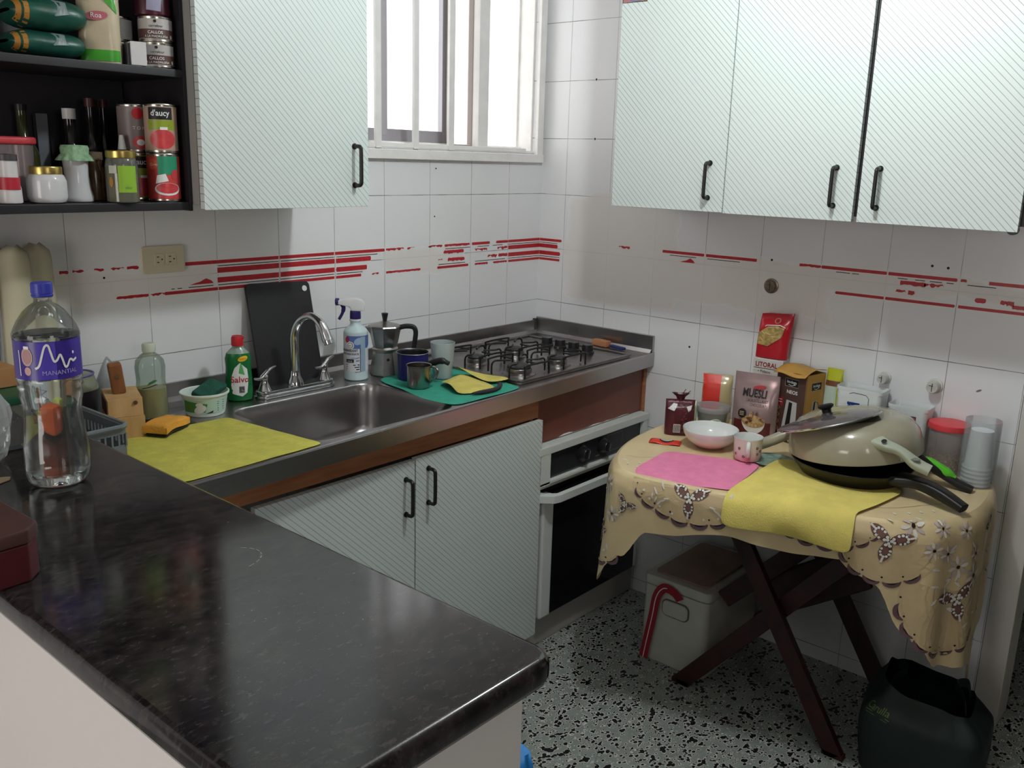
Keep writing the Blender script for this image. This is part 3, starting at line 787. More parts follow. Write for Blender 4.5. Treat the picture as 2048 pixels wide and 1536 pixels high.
mp_ = cyl(.0479, .180); mp = lambda u, v, l=1: mp_(u*.91, v*.06/.054, l)
g = G(); g.rect(mp, -.155, 0, .155, .054, PUR, 0, n=60); g.rect(mp, -.017, .001, .012, .053, PUR2, 1, n=8)
PNK = mat('label_pink', (196, 160, 158), .5)
g.ell(mp, -.034, .033, .010, .013, PNK, 2); g.ell(mp, -.034, .013, .006, .006, PNK, 2); g.rect(mp, -.0385, .044, -.0295, .048, PWHT, 2); g.ell(mp, -.034, .033, .0075, .010, mat('label_pink2', (176, 136, 136), .5), 3)
sq = catmull([(-.021, .017, 0), (-.014, .022, 0), (-.005, .046, 0), (.001, .049, 0), (.004, .040, 0), (.008, .027, 0), (.013, .028, 0), (.018, .035, 0), (.021, .030, 0), (.025, .018, 0), (.029, .018, 0), (.034, .026, 0), (.038, .026, 0), (.041, .024, 0), (.048, .027, 0)], 6)
g.stroke(mp, [p[:2] for p in sq], .0032, PWHT, 3); g.ell(mp, .0415, .036, .0018, .0022, PWHT, 3)
g.text(mp, 'MANANTIAL', .018, .0075, .0088, mat('label_lilac', (170, 160, 210), .5), 3, wide=1.15)
g.stroke(mp, [(-.0485, .006), (-.0485, .042)], .0016, PWHT, 3)
g.build('label', t, angle=180)

# oil bottle
t = thing('dish_oil_bottle', 'clear squat bottle one third full of yellow oil with pale cap, by the knife block', 'bottle', (-1.660, -.122, Z1), facing(-1.66, -.14))
OP_ = [(.034, 0), (.037, .003), (.0375, .02), (.037, .07), (.034, .095), (.035, .112), (.036, .13), (.033, .148), (.022, .160), (.0135, .166), (.013, .172)]
G().lathe(OP_, clear('oil_bottle_plastic', (222, 232, 228), (214, 222, 218), .16, .08), 40, sy=.75).build('bottle_body', t, angle=180)
OIL = clear('yellow_oil', (226, 206, 60), (196, 176, 24), .78, .1)
G().lathe([(.001, .002)]+[(r-.0015, z+.002) for r, z in OP_[1:4]]+[(.0355, .078), (.001, .078)], OIL, 40, sy=.75).build('oil', t, angle=50)
G().lathe([(.0155, .168), (.0165, .170), (.0165, .186), (.014, .190), (0, .191)], mat('pale_cap', (196, 204, 190), .4), 28).build('cap', t)
g = G(); mp = cyl(.037, .05, sy=.75); g.stroke(mp, [(-.022, .030), (-.005, .034), (.014, .040)], .0018, INK, 2); g.poly(mp, [(-.01, .038), (.006, .044), (.016, .050), (.008, .052), (-.004, .046)], mat('label_green_wash', (60, 120, 70), .5), 2); g.build('label', t, flat=True)

# knife block
KW = mat('pale_block_wood', (196, 158, 106), .55, col2=(180, 142, 92), vscale=5, stretch=(8, 8, 1.5)); KD = mat('knife_handle_wood', (146, 94, 56), .5, col2=(116, 70, 40), vscale=6, stretch=(5, 5, 1))
KX, KY_ = -1.775, -.205
t = thing('knife_block', 'pale wooden knife block with one brown-handled knife beside the oil bottle', 'knife block', (KX, KY_, Z1), facing(KX, KY_, .12))
g = G(); g.prism([(-.05, 0), (.055, 0), (.055, .052), (-.05, .052)], -.040, .040, KW, axis='x', bev=.001)
g.prism([(-.047, .0525), (.055, .0525), (.055, .100), (-.040, .094)], -.038, .038, KW, axis='x', bev=.001); g.build('block', t)
g = G(); g.box((-.0385, .0, .074), (.003, .09, .036), mat('block_dark_side', (86, 50, 38), .5)); g.build('side_plate', t)
g = G(); g.bar((-.004, .012, .0965), (-.012, .006, .170), .030, .026, KD, up=(0, 1, .1), bev=.005); kn = g.build('knife_handle', t)
g = G(); g.lathe([(.005, 0), (.005, .001), (0, .0012)], mat('rivet_brown', (90, 66, 46), .5), 12); g.build('rivet', kn, loc=(-.008, -.0045, .140), rot=(PI/2-.1, 0, 0))
g = G(); g.lathe([(.005, 0), (.005, .001), (0, .0012)], mat('rivet_brown'), 12); g.build('screw', t, loc=(.022, -.0450, .084), rot=(PI/2, 0, 0))

# grey basket
BG = mat('grey_basket', (112, 120, 124), .4)
t = thing('plastic_basket', 'grey plastic basket with slotted sides standing between knife block and bar', 'basket', (-1.958, -.242, Z1), .04)
g = G(); W2, D2, H2 = .098, .135, .072
for i, (p, q) in enumerate((((-W2, -D2), (W2, -D2)), ((W2, -D2), (W2, D2)), ((W2, D2), (-W2, D2)), ((-W2, D2), (-W2, -D2)))):
    P0, Q0 = Vector((*p, 0)), Vector((*q, 0)); d = (Q0-P0); L = d.length; d.normalize(); nn = int(L/.015)
    for a_, b_ in ((.0, .030), (.054, H2)): g.bar(P0+Vector((0, 0, (a_+b_)/2)), Q0+Vector((0, 0, (a_+b_)/2)), .003, b_-a_, BG)
    for k in range(nn+1):
        w_ = .0095 if not (i == 0 and k > nn-4) else .004
        c = P0+d*(L*k/nn); g.bar(c+Vector((0, 0, .028)), c+Vector((0, 0, .056)), .003, w_, BG, up=d)
g.box((0, 0, .0015), (2*W2, 2*D2, .003), BG)
g.build('body', t)
g = G(); g.tube([(x, y, .072) for x, y in rrect(2*W2+.012, 2*D2+.012, .02, 5)], .0055, BG, 8, closed=True); g.build('rim', t)

# dark tub with purple rimmed lid
t = thing('storage_tub', 'dark round tub under a clear lid with purple rim, against the tiles', 'container', (-1.828, -.072, Z1))
G().lathe([(.045, 0), (.05, .004), (.054, .098)], mat('dark_tub', (44, 42, 46), .4), 32).build('body', t)
G().lathe([(.056, .094), (.056, .102), (.050, .112), (.046, .128), (0, .134)], clear('tub_lid', (200, 205, 185), (170, 176, 150), .5, .2), 32, cap0=False).build('lid', t)
G().tube([(.0465*math.cos(a*PI/16), .0465*math.sin(a*PI/16), .129) for a in range(32)], .0022, mat('purple_rim', (92, 82, 150), .4), 6, closed=True).build('lid_rim', t)

# white blur of a small plastic bag behind the knife block
t = G(); t.lathe([(.02, 0), (.03, .01), (.032, .05), (.026, .10), (.012, .14), (.002, .155)], clear('thin_bag_film', (225, 228, 230), (215, 218, 222), .3, .3), 14, sx=1, sy=.6, fn=lambda a, z: 1+.12*math.sin(3*a+z*60))
tag(t.build('plastic_bag', None, angle=180, loc=(-1.735, -.055, Z1)), 'small thin whitish plastic bag standing between knife block and oil bottle', 'bag')

# orange sponge
t = G(); SP = mat('orange_sponge', (224, 160, 62), .9, bump=.5, bscale=220, var=.08); GS = mat('scour_dark', (50, 52, 40), .95, bump=.6, bscale=300)
def spg(m, z0, z1, w_, d_, bend):
    def f(u, v):
        a = u*2*PI; zz = z0 if v < .5 else z1
        return None
    bm = bmesh.new(); bmesh.ops.create_grid(bm, x_segments=14, y_segments=8, size=1)
    vs = []; fs = []
    for zt in (0, 1):
        for p in [v.co.copy() for v in bm.verts]:
            x, y = p.x*w_/2, p.y*d_/2
            k = 1-.35*max(0, abs(p.x)-.8)/.2*0; e = max(abs(p.x), abs(p.y)); dz = -.004*smooth01((e-.8)/.2) if zt else .002*smooth01((e-.8)/.2)
            vs.append((x, y, (z1 if zt else z0)+dz+bend*(p.x**2)+bend*.6*math.sin(p.x*3)))
    n0 = len(bm.verts); bm.verts.index_update()
    for f_ in bm.faces: i = [v.index for v in f_.verts]; fs.append(i[::-1]); fs.append([k+n0 for k in i])
    for e in bm.edges:
        if e.is_boundary: a, b = [v.index for v in e.verts]; fs.append((a, b, b+n0, a+n0))
    bm.free(); return vs, fs, m
g = G(); g.add(*spg(SP, .009, .030, .105, .062, -.004)); 
rt = thing('sponge', 'orange dish sponge with dark scouring side lying on the yellow cloth', 'sponge', (-1.700, -.262, Z1+.0045), .55)
g.build('foam', rt, angle=60); g = G(); g.add(*spg(GS, .003, .0088, .103, .060, -.004)); g.build('scouring_pad', rt, angle=60)

# yellow cloth under the bar edge
YC = mat('yellow_green_cloth', (192, 186, 84), .95, var=.1, vscale=35, bump=.35, bscale=260)
rows = bil([(-1.845, -.235), (-1.529, -.247), (-1.488, -.592), (-1.86, -.606)], 9, 9, Z1+.0012)
o = sheet(rows, YC, 'yellow_cloth', thick=.0018, sub=2, rough=.0016, seed=3); tag(o, 'flat yellow-green cleaning cloth spread on the steel worktop left of the sink', 'cloth')
# margarine tub with green pad
t = thing('margarine_tub', 'white and green margarine tub holding a green scouring pad beside the sink', 'tub', (-1.545, -.172, Z1), facing(-1.545, -.19))
MG = mat('tub_white', (214, 226, 218), .4)
MP = [(.0, .0015), (.046, 0), (.048, .003), (.057, .052), (.061, .054), (.061, .058), (.058, .059), (.055, .056), (.046, .006), (0, .005)]
G().lathe(MP, MG, 40).build('body', t, angle=35)
mp = cyl(lambda z: lerp(.048, .057, z/.052), .006); g = G(); GR = mat('label_green', (70, 140, 70), .45)
g.rect(mp, -.07, .004, .07, .040, mat('label_pale', (186, 214, 200), .45), 1, n=30); 
g.poly(mp, [(-.062, .006), (-.058, .038), (-.02, .034), (.006, .03), (.0, .008)], GR, 2); g.ell(mp, -.012, .016, .016, .010, PWHT, 3, rot=.5); g.ell(mp, -.014, .028, .009, .006, PWHT, 3); g.ell(mp, -.040, .02, .010, .006, mat('label_olive', (110, 130, 50), .5), 3, rot=-.6); g.poly(mp, [(.0, .004), (.02, .012), (.018, .006)], INK, 3)
for k in range(5): g.stroke(mp, [(.03, .034-.006*k), (.052, .036-.006*k)], .0014, INK if k % 2 else mat('label_teal', (70, 120, 120), .5), 3)
g.build('label', t, angle=180)
t = G(); t.box((0, 0, 0), (.090, .052, .017), mat('green_pad', (30, 84, 68), .95, bump=.8, bscale=300, var=.2, vscale=60), bev=.007, seg=2)
o = t.build('scouring_pad', None, loc=(-1.537, -.182, Z1+.061), rot=(.25, -.20, .45)); tag(o, 'dark green scouring pad lying across the margarine tub', 'scouring pad')

# green dish soap
t = thing('dish_soap_bottle', 'green dish soap bottle with red cap between margarine tub and black cutting board', 'bottle', (-1.410, -.118, Z1), facing(-1.41, -.135))
SG = mat('green_soap', (22, 108, 54), .25, var=.1); SGT = mat('soap_neck', (150, 180, 160), .3)
PS = [(.030, 0), (.034, .004), (.036, .03), (.035, .06), (.033, .09), (.0345, .115), (.030, .130)]
G().lathe(PS, SG, 36, sy=.68).build('bottle_body', t, angle=60)
G().lathe([(.030, .130), (.022, .138), (.014, .146), (.013, .152)], clear('soap_shoulder', (190, 214, 200), (190, 214, 200), .5, .2), 30, sy=.68, cap0=False).build('shoulder', t)
g = G(); g.lathe([(.0155, .150), (.016, .153), (.0155, .170), (.013, .176), (0, .177)], RED, 24); g.box((.012, -.004, .172), (.012, .012, .006), RED, bev=.002); g.build('cap', t)
mp = cyl(profr(PS), 0, sy=.68); g = G()
g.poly(mp, [(-.018, .022), (.008, .014), (.022, .024), (.027, .060), (.024, .088), (.004, .106), (-.010, .092), (-.018, .072), (-.021, .045)], PWHT, 1); g.poly(mp, [(.000, .078), (.016, .072), (.010, .098), (.006, .108)], mat('soap_light_green', (90, 176, 100), .4), 2)
g.text(mp, 'Salvo', .003, .053, .0235, RED, 3, bold=.01); g.stroke(mp, [(-.014, .048), (.018, .052)], .004, RED, 2); g.rect(mp, .000, .024, .014, .042, mat('barcode_grey', (120, 120, 122), .5), 2, n=3)
for k in range(5): g.rect(mp, .001+k*.0027, .026, .002+k*.0027, .040, INK, 3, n=1)
g.ell(mp, .013, .117, .014, .007, mat('sticker_yellow', (226, 186, 30), .4), 2, rot=.25); g.text(mp, 'NUEVO', .013, .1145, .006, RED, 3)
g.build('label', t, angle=180)

# cutting board
t = thing('cutting_board', 'black rectangular cutting board leaning on the tiles behind the faucet', 'cutting board', (-1.212, -.085, Z1+.0005), rot=(-.262, .035, 0))
g = G(); g.prism(rrect(.216, .300, .014, 4, 0, .150), -.005, .005, mat('black_board', (28, 26, 30), .5, bump=.15, bscale=150), axis='y', bev=.002); g.build('board', t)
g = G(); g.lathe([(.007, 0), (.0085, .0003), (.0085, .0006)], WHT, 20); g.build('hanging_hole', t, loc=(.088, -.0052, .278), rot=(PI/2, 0, 0))

# spray bottle
sx_, sy_ = -1.024, -.140
t = thing('spray_bottle', 'white cleaning spray bottle with purple trigger between faucet and coffee pot', 'spray bottle', (sx_, sy_, Z1), facing(sx_, sy_))
SB = mat('spray_translucent', (196, 214, 218), .3); SBT = clear('spray_neck_film', (222, 228, 230), (216, 222, 224), .55, .2)
PP = [(.033, 0), (.036, .004), (.036, .142), (.033, .150), (.022, .160), (.0155, .166), (.0155, .176)]
G().lathe(PP, SB, 40).build('bottle_body', t, angle=60)
PV = mat('spray_purple', (42, 32, 96), .4)
g = G(); g.lathe([(.0175, .176), (.018, .179), (.0165, .182)], WHT, 28); g.lathe([(.016, .182), (.0165, .186), (.016, .200), (.0150, .206)], PV, 28); g.build('collar', t)
g = G(); g.prism([(-.052, .238), (-.030, .242), (.004, .244), (.022, .238), (.030, .222), (.026, .206), (.008, .205), (-.012, .206), (-.018, .218), (-.034, .222), (-.052, .226)], -.011, .011, mat('spray_head_white', (226, 226, 228), .35), axis='y', bev=.004); g.build('spray_head', t)
g = G(); g.lathe([(.010, -.004), (.011, 0), (.011, .007), (.006, .009)], PV, 20); g.build('nozzle', t, loc=(-.050, 0, .2325), rot=(0, -PI/2, 0))
g = G(); g.tube(catmull([(-.038, 0, .226), (-.034, 0, .214), (-.038, 0, .198), (-.048, 0, .180)], 5), [.007]*3+[.006]*6+[.0045]*7, PV, 10); g.build('trigger', t)
mp = cyl(.036, .0); g = G(); BLU = mat('label_blue', (84, 108, 168), .4); SKY = mat('label_sky', (160, 178, 210), .4); NAV = mat('label_navy', (30, 50, 86), .4)
g.rect(mp, -.056, .028, .056, .138, mat('label_white', (214, 216, 222), .4), 1, n=30); g.poly(mp, [(-.010, .098), (.040, .098), (.056, .110), (.056, .136), (-.030, .136), (-.016, .118)], BLU, 2)
g.ell(mp, .008, .120, .014, .010, SKY, 3, rot=.5); g.ell(mp, -.016, .108, .0115, .0115, PWHT, 4); g.ell(mp, -.016, .108, .0085, .0085, mat('seal_grey', (90, 100, 104), .5), 5); g.ell(mp, -.016, .108, .0068, .0068, PWHT, 6); g.text(mp, 'BIO', -.016, .1055, .006, INK, 7)
g.ell(mp, -.026, .124, .007, .009, mat('seal_red', (170, 60, 90), .4), 3)
g.text(mp, 'NETTOYANT', -.033, .092-.0, .0001, INK, 4)
g.text(mp, 'DÉGRAISSANT', .006, .089, .0098, INK, 4, wide=.86, align='R', bold=.015); g.text(mp, 'PERCARBONATE', .009, .079, .0085, INK, 4, wide=.85, align='R', bold=.01)
g.rect(mp, -.030, .056, -.006, .066, INK, 3); g.text(mp, 'SANS', -.018, .058, .0065, PWHT, 4); g.stroke(mp, [(.0, .061), (.010, .062)], .002, INK, 3)
for k in range(3): g.stroke(mp, [(-.030, .049-.0065*k), (-.006+.004*k, .0485-.0065*k), (.010, .0495-.0065*k)], .0026, INK, 3)
g.stroke(mp, [(-.032, .030), (.0, .027), (.013, .028), (.013, .098)], .0016, NAV, 3); g.ell(mp, -.006, .069, .010, .003, SKY, 3); g.stroke(mp, [(.002, .069), (.010, .073), (.006, .067)], .0014, NAV, 4)
g.rect(mp, .014, .030, .030, .133, mat('label_window', (150, 172, 190), .3), 3, n=5)
g.build('label', t, angle=180)

# moka pot
mx, my = -.918, -.150
t = thing('moka_pot', 'faceted aluminium moka coffee pot with black handle behind the blue pan', 'coffee pot', (mx, my, Z1), facing(mx, my, -.1))
g = G(); g.lathe([(.046, 0), (.048, .003), (.036, .070), (.038, .073)], ALU, 8); g.build('boiler', t, angle=20)
g = G(); g.lathe([(.038, .073), (.040, .076), (.040, .081), (.036, .085)], ALU, 24); g.build('collar', t)
g = G(); g.lathe([(.036, .085), (.038, .090), (.050, .146), (.052, .149)], ALU, 8); g.prism([(-.060, .148), (-.044, .148), (-.040, .120)], -.010, .010, ALU, axis='y', bev=.002); g.build('jug', t, angle=20)
g = G(); g.lathe([(.052, .149), (.050, .152), (.020, .160), (.011, .164), (0, .165)], ALU, 8); lid_ = g.build('lid', t, angle=20)
g = G(); g.lathe([(.006, .163), (.0065, .168), (.010, .186), (.0105, .189), (0, .190)], BLK, 6); g.build('knob', lid_, angle=20)
g = G(); hp = catmull([(.046, 0, .146), (.064, 0, .150), (.086, 0, .148), (.094, 0, .134), (.092, 0, .108), (.088, 0, .078)], 5)
g.sweep(hp, .015, .018, BLK, up=(0, 1, 0))
g.build('handle', t, angle=60)
g = G(); g.lathe([(.004, 0), (.0045, .003), (0, .0035)], mat('valve_dark', (60, 56, 52), .4, .8), 12); g.build('valve', t, loc=(.014, -.0375, .052), rot=(PI/2, 0, 0))

# blue pot with black handle
t = thing('milk_pan', 'small dark blue enamel pan with a curved black handle', 'pan', (-.906, -.262, Z1+.003), facing(-.925, -.27, 0))
DB = mat('navy_enamel', (36, 34, 104), .25)
g = G(); g.lathe([(.0, .0), (.044, 0), (.046, .003), (.047, .078), (.049, .080), (.049, .082)], DB, 40, cap1=False, cap0=False); g.lathe([(.049, .082), (.0465, .081), (.0445, .076), (.044, .006), (0, .003)], mat('enamel_black_inside', (30, 30, 34), .35), 40, cap0=False, cap1=False); g.build('body', t, angle=50)
G().tube([(.049*math.cos(a*PI/20), .049*math.sin(a*PI/20), .0815) for a in range(40)], .0011, mat('rim_silver', (190, 190, 192), .3, 1), 6, closed=True).build('rim', t)
g = G(); hp = catmull([(.026, -.040, .048), (.045, -.052, .052), (.065, -.062, .064), (.085, -.072, .070), (.105, -.082, .064)], 5); g.tube(hp, [.010]*5+[.011]*6+[.010]*6+[.007]*4, BLK, 12); g.build('handle', t)

# teal cloth
TC = mat('teal_cloth', (48, 146, 124), .95, var=.08, vscale=30, bump=.3, bscale=280)
rows = [[(-.995, -.190), (-.90, -.185), (-.80, -.195), (-.72, -.215), (-.668, -.245)], [(-1.018, -.270), (-.93, -.265), (-.84, -.265), (-.75, -.28), (-.672, -.295)], [(-1.020, -.345), (-.94, -.345), (-.86, -.35), (-.77, -.36), (-.700, -.375)], [(-1.048, -.430), (-.97, -.43), (-.88, -.44), (-.79, -.45), (-.725, -.455)], [(-1.050, -.505), (-.98, -.51), (-.90, -.51), (-.81, -.515), (-.738, -.515)], [(-1.035, -.570), (-.98, -.570), (-.90, -.566), (-.81, -.566), (-.742, -.560)]]
rnd = random.Random(8)
rows = [[(x, y, Z1+.0006+.0022*((i+j) % 2)*(1 if 0 < j < 5 else .5)) for i, (x, y) in enumerate(r)] for j, r in enumerate(rows)]
o = sheet(rows, TC, 'teal_cloth', thick=.0014, sub=3, rough=.0022, seed=5); tag(o, 'teal green cleaning cloth spread between the sink and the gas hob', 'cloth')
ZT = Z1+.0052
# steel cup
t = thing('steel_cup', 'small dull stainless steel cup with wire handle on the teal cloth', 'cup', (-.969, -.355, ZT-.001), facing(-.969, -.36))
DS = mat('dull_steel', (166, 162, 158), .24, 1, var=.2, vscale=30)
G().lathe([(.0, .001), (.030, 0), (.033, .004), (.034, .03), (.0345, .062), (.037, .064), (.037, .066), (.034, .065), (.0325, .03), (.031, .006), (0, .005)], DS, 36).build('body', t, angle=50)
g = G(); hp = catmull([(.033, 0, .058), (.046, -.004, .060), (.055, -.006, .050), (.052, -.006, .034), (.040, -.003, .020), (.033, 0, .014)], 5); g.tube(hp, .0032, DS, 8); g.build('handle', t)
# plastic tumbler
t = G(); t.lathe([(.0, .0015), (.0275, .0), (.0285, .003), (.029, .01), (.0370, .106), (.0380, .108), (.0370, .109), (.0360, .106), (.0278, .008), (0, .006)], clear('tumbler_plastic', (232, 240, 240), (216, 226, 228), .48, .3), 40)
o = t.build('plastic_tumbler', None, angle=50, loc=(-.836, -.318, ZT)); tag(o, 'translucent pale green plastic tumbler standing on the teal cloth', 'tumbler')
# folded yellow cloth
YF = mat('yellow_cloth_fabric', (196, 182, 96), .95, var=.1, vscale=30, bump=.35, bscale=250)
g_ = thing('folded_cloth', 'crumpled yellow cloth with dark underside on the teal cloth near the hob', 'cloth', (0, 0, 0))
rows = [[(-.905, -.375, ZT+.004), (-.86, -.375, ZT+.010), (-.81, -.37, ZT+.016), (-.77, -.375, ZT+.006)], [(-.92, -.405, ZT+.014), (-.87, -.41, ZT+.022), (-.82, -.415, ZT+.016), (-.785, -.425, ZT+.003)], [(-.935, -.45, ZT+.018), (-.89, -.46, ZT+.018), (-.84, -.46, ZT+.012), (-.80, -.47, ZT+.003)], [(-.955, -.485, ZT+.010), (-.91, -.505, ZT+.010), (-.86, -.51, ZT+.009), (-.815, -.515, ZT+.004)], [(-.952, -.50, ZT+.0), (-.915, -.53, ZT+.002), (-.87, -.535, ZT+.003), (-.825, -.53, ZT+.001)]]
sheet(rows, YF, 'cloth_flap', g_, thick=.002, sub=3, rough=.002, seed=1)
rows = [[(-.800, -.335, ZT+.030), (-.775, -.330, ZT+.018), (-.745, -.335, ZT+.003)], [(-.815, -.370, ZT+.034), (-.780, -.375, ZT+.024), (-.735, -.385, ZT+.004)], [(-.815, -.410, ZT+.022), (-.775, -.420, ZT+.016), (-.728, -.435, ZT+.008)], [(-.815, -.450, ZT+.012), (-.770, -.462, ZT+.010), (-.725, -.480, ZT+.010)], [(-.805, -.480, ZT+.006), (-.765, -.495, ZT+.006), (-.730, -.505, ZT+.008)]]
sheet(rows, YF, 'cloth_flap', g_, thick=.002, sub=3, rough=.003, seed=2)
g = G(); g.tube(catmull([(-.925, -.528, ZT+.004), (-.885, -.540, ZT+.005), (-.84, -.540, ZT+.005), (-.80, -.522, ZT+.006), (-.785, -.500, ZT+.006)], 5), [.003, .004, .005, .006]+[.0065]*14+[.005, .004, .003], mat('dark_cloth_edge', (52, 48, 50), .95, bump=.3, bscale=250), 8); g.build('dark_fold', g_)

# things at the back of the hob
t = thing('lighter', 'blue and clear gas lighter lying on the worktop beside the hob', 'lighter', (-.052, -.425, Z1+.007), 1.35)
G().box((0, 0, 0), (.062, .020, .010), mat('lighter_blue', (30, 40, 110), .2), bev=.004).build('body', t)
G().box((.036, 0, 0), (.010, .017, .009), DS, bev=.002).build('metal_head', t)
t = G(); t.box((0, 0, 0), (.07, .030, .022), mat('tan_cardboard', (186, 128, 90), .6), bev=.003); o = t.build('matchbox', None, loc=(-.045, -.345, Z1+.0115), rot=(0, 0, 1.45)); tag(o, 'small orange-tan matchbox against the upstand behind the hob', 'matchbox')

# far-left clutter on the bar and worktop
CP = mat('cream_tray_plastic', (198, 192, 164), .45)
def tray(x, w_, bend, y, lab, rz):
    tt = G(); H = .435
    def f(u, v):
        z = H*v; a = (u-.5)*2; top = math.sqrt(max(0, 1-((v-.93)/.07)**2)) if v > .93 else 1
        xx = a*w_/2*max(.25, top)-bend*(1-v)**0*((1-v)**2)*0+bend*(1-(v))*(1-v)
        return (xx, -.012*(1-a*a)-.02*(1-v), z)
    tt.grid(f, 10, 26, CP)
    o = tt.build('serving_tray', None, angle=180, solid=.006, loc=(x, y, Z1), rot=(0, 0, rz)); tag(o, lab, 'tray', group='cream serving trays'); return o
tray(-1.933, .066, -.02, -.065, 'curved cream plastic tray leaning on the tiles, left of its neighbour', 0)
tray(-1.872, .062, .0, -.035, 'straight cream plastic tray leaning on the tiles behind the water bottle cap', 0)
# brown paper bag
t = G(); t.lathe([(.055, 0), (.06, .01), (.056, .12), (.062, .22), (.05, .30), (.03, .335)], mat('brown_paper', (118, 92, 72), .8, bump=.5, bscale=30, var=.2), 20, sy=.7, fn=lambda a, z: 1+.06*math.sin(4*a+z*20))
o = t.build('paper_bag', None, angle=60, loc=(-2.068, -.078, PZ+.001)); tag(o, 'brown paper bag at the wall end of the bar behind the water bottle', 'bag')
# glass food box with green lid, carton on top
t = thing('food_container', 'clear rectangular food container with green lid on the far end of the bar', 'container', (-2.172, -.44, PZ+.0006), -.1)
g = G(); g.prism(rrect(.15, .22, .02, 4), 0, .085, CLR, bev=.003); g.build('box', t, angle=60)
g = G(); g.prism(rrect(.135, .205, .02, 4), .004, .055, mat('brown_leftovers', (84, 68, 58), .8, bump=.5, bscale=40, var=.3), bev=.01); g.build('food', t)
g = G(); g.prism(rrect(.158, .228, .02, 4), .083, .098, mat('dark_green_lid', (30, 80, 56), .4), bev=.003); g.build('lid', t)
t = G(); t.box((0, 0, .018), (.15, .13, .036), mat('carton_board', (168, 122, 78), .7), bev=.002); o = t.build('carton', None, loc=(-2.175, -.42, PZ+.0995), rot=(0, 0, .05)); tag(o, 'flat tan carton on top of the green-lidded food container', 'box')
# crumpled clear film
t = G(); rnd = random.Random(4)
def crump(u, v): 
    a = u*2*PI; b = v*PI; r = .030+.012*noise.noise((math.cos(a)*2, math.sin(a)*2, v*4)); return (r*math.sin(b)*math.cos(a), r*math.sin(b)*math.sin(a)*.7, .05-.05*math.cos(b)*1.3+.015)
t.grid(crump, 16, 12, clear('crinkled_film', (230, 232, 232), (225, 228, 228), .35, .12), closed=True)
o = t.build('film_wrap', None, flat=True, loc=(-2.19, -.60, PZ+.001)); tag(o, 'ball of crinkled clear plastic film left of the water bottle', 'plastic wrap')
# orange and lime packs seen through the bottle
t = G(); t.box((0, 0, .045), (.060, .05, .09), mat('orange_pack', (214, 96, 50), .45, var=.15), bev=.012); o = t.build('snack_pack', None, loc=(-2.055, -.535, PZ+.002), rot=(0, 0, .3)); tag(o, 'orange snack pack on the bar seen through the water bottle', 'snack pack')
t = G(); t.box((0, 0, .042), (.045, .03, .084), mat('lime_pack', (190, 196, 90), .45, var=.15), bev=.008); o = t.build('snack_pack', None, loc=(-2.045, -.42, PZ+.001), rot=(0, 0, .5)); tag(o, 'lime green pack on the bar just behind the orange one', 'snack pack')
# paper scraps
SC = mat('torn_paper', (160, 142, 116), .8)
for i, (x, y, a, lab) in enumerate(((-2.225, -.70, .5, 'torn scrap of tan paper on the bar left of the water bottle'), (-2.262, -.735, 1.4, 'small pale torn scrap of paper on the bar at the left edge'))):
    g = G(); g.prism([(-.022, -.008), (.012, -.012), (.024, -.003), (.016, .010), (-.012, .008)], 0, .0012, SC if i == 0 else mat('pale_scrap', (190, 176, 172), .8)); o = g.build('paper_scrap', None, loc=(x, y, PZ+.0008), rot=(0, 0, a)); tag(o, lab, 'paper scrap')
# dark red box
t = thing('red_tin', 'dark red lidded box with chamfered corners on the bar at the left edge', 'box', (-2.372, -.985, PZ+.0006), .04)
DR = mat('oxblood_lacquer', (76, 28, 32), .35, var=.1)
def oct_(w_, d_, c): return [(-w_/2+c, -d_/2), (w_/2-c, -d_/2), (w_/2, -d_/2+c), (w_/2, d_/2-c), (w_/2-c, d_/2), (-w_/2+c, d_/2), (-w_/2, d_/2-c), (-w_/2, -d_/2+c)]
g = G(); g.prism(oct_(.108, .23, .02), 0, .050, DR, bev=.003); g.build('base', t)
g = G(); g.prism(oct_(.112, .234, .021), .0505, .070, mat('tin_lid_brown', (78, 52, 48), .35, var=.15), bev=.004); g.build('lid', t)
g = G(); mp = plane((.0545, 0, .02), (0, 1, 0), (0, 0, 1), .0004); g.poly(mp, [(-.06, .004), (-.045, .018), (-.03, .008), (-.042, -.01)], PWHT, 1); g.build('mark', t, flat=True)
# ------------------------------------------------------------------ the folding table and all that stands on it
TT = .748
OUT = [(-.012, -.80), (-.2, -.752), (-.4, -.758), (-.56, -.80), (-.675, -.872), (-.712, -.955), (-.695, -1.09), (-.665, -1.22), (-.625, -1.37), (-.575, -1.51), (-.515, -1.62), (-.43, -1.685), (-.3, -1.712), (-.13, -1.70), (-.012, -1.66)]
outl = [Vector((p.x, p.y)) for p in catmull([(a, b, 0) for a, b in OUT], 10)]
TW_ = mat('red_brown_table_wood', (58, 22, 18), .5, col2=(38, 16, 14), vscale=8, stretch=(3, 3, 3))
t = thing('folding_table', 'dark red-brown wooden folding table with crossed legs under the flowered cloth', 'table', (0, 0, 0))
g = G(); g.prism([(p.x*.985-.004, p.y*.985-.019) for p in outl], TT-.024, TT-.002, TW_, bev=.003); g.build('tabletop', t)
for x in (-.45, -.055):
    for (a, b) in (((-.985, .0), (-1.585, .722)), ((-1.495, .0), (-1.055, .722))):
        dx = .014 if a[0] > -1.2 else -.014
        d = Vector((0, b[0]-a[0], b[1]-a[1])).normalized()
        g = G(); p = Vector((x+dx, a[0], a[1])); q = Vector((x+dx, b[0], b[1]))
        g.bar(p, q, .052, .024, TW_, up=(1, 0, 0), bev=.004)
        # cut square to the floor by a small foot block
        g.box((x+dx, a[0]+d.y*.01, .008), (.024, .060, .016), TW_, bev=.002)
        g.build('leg', t)
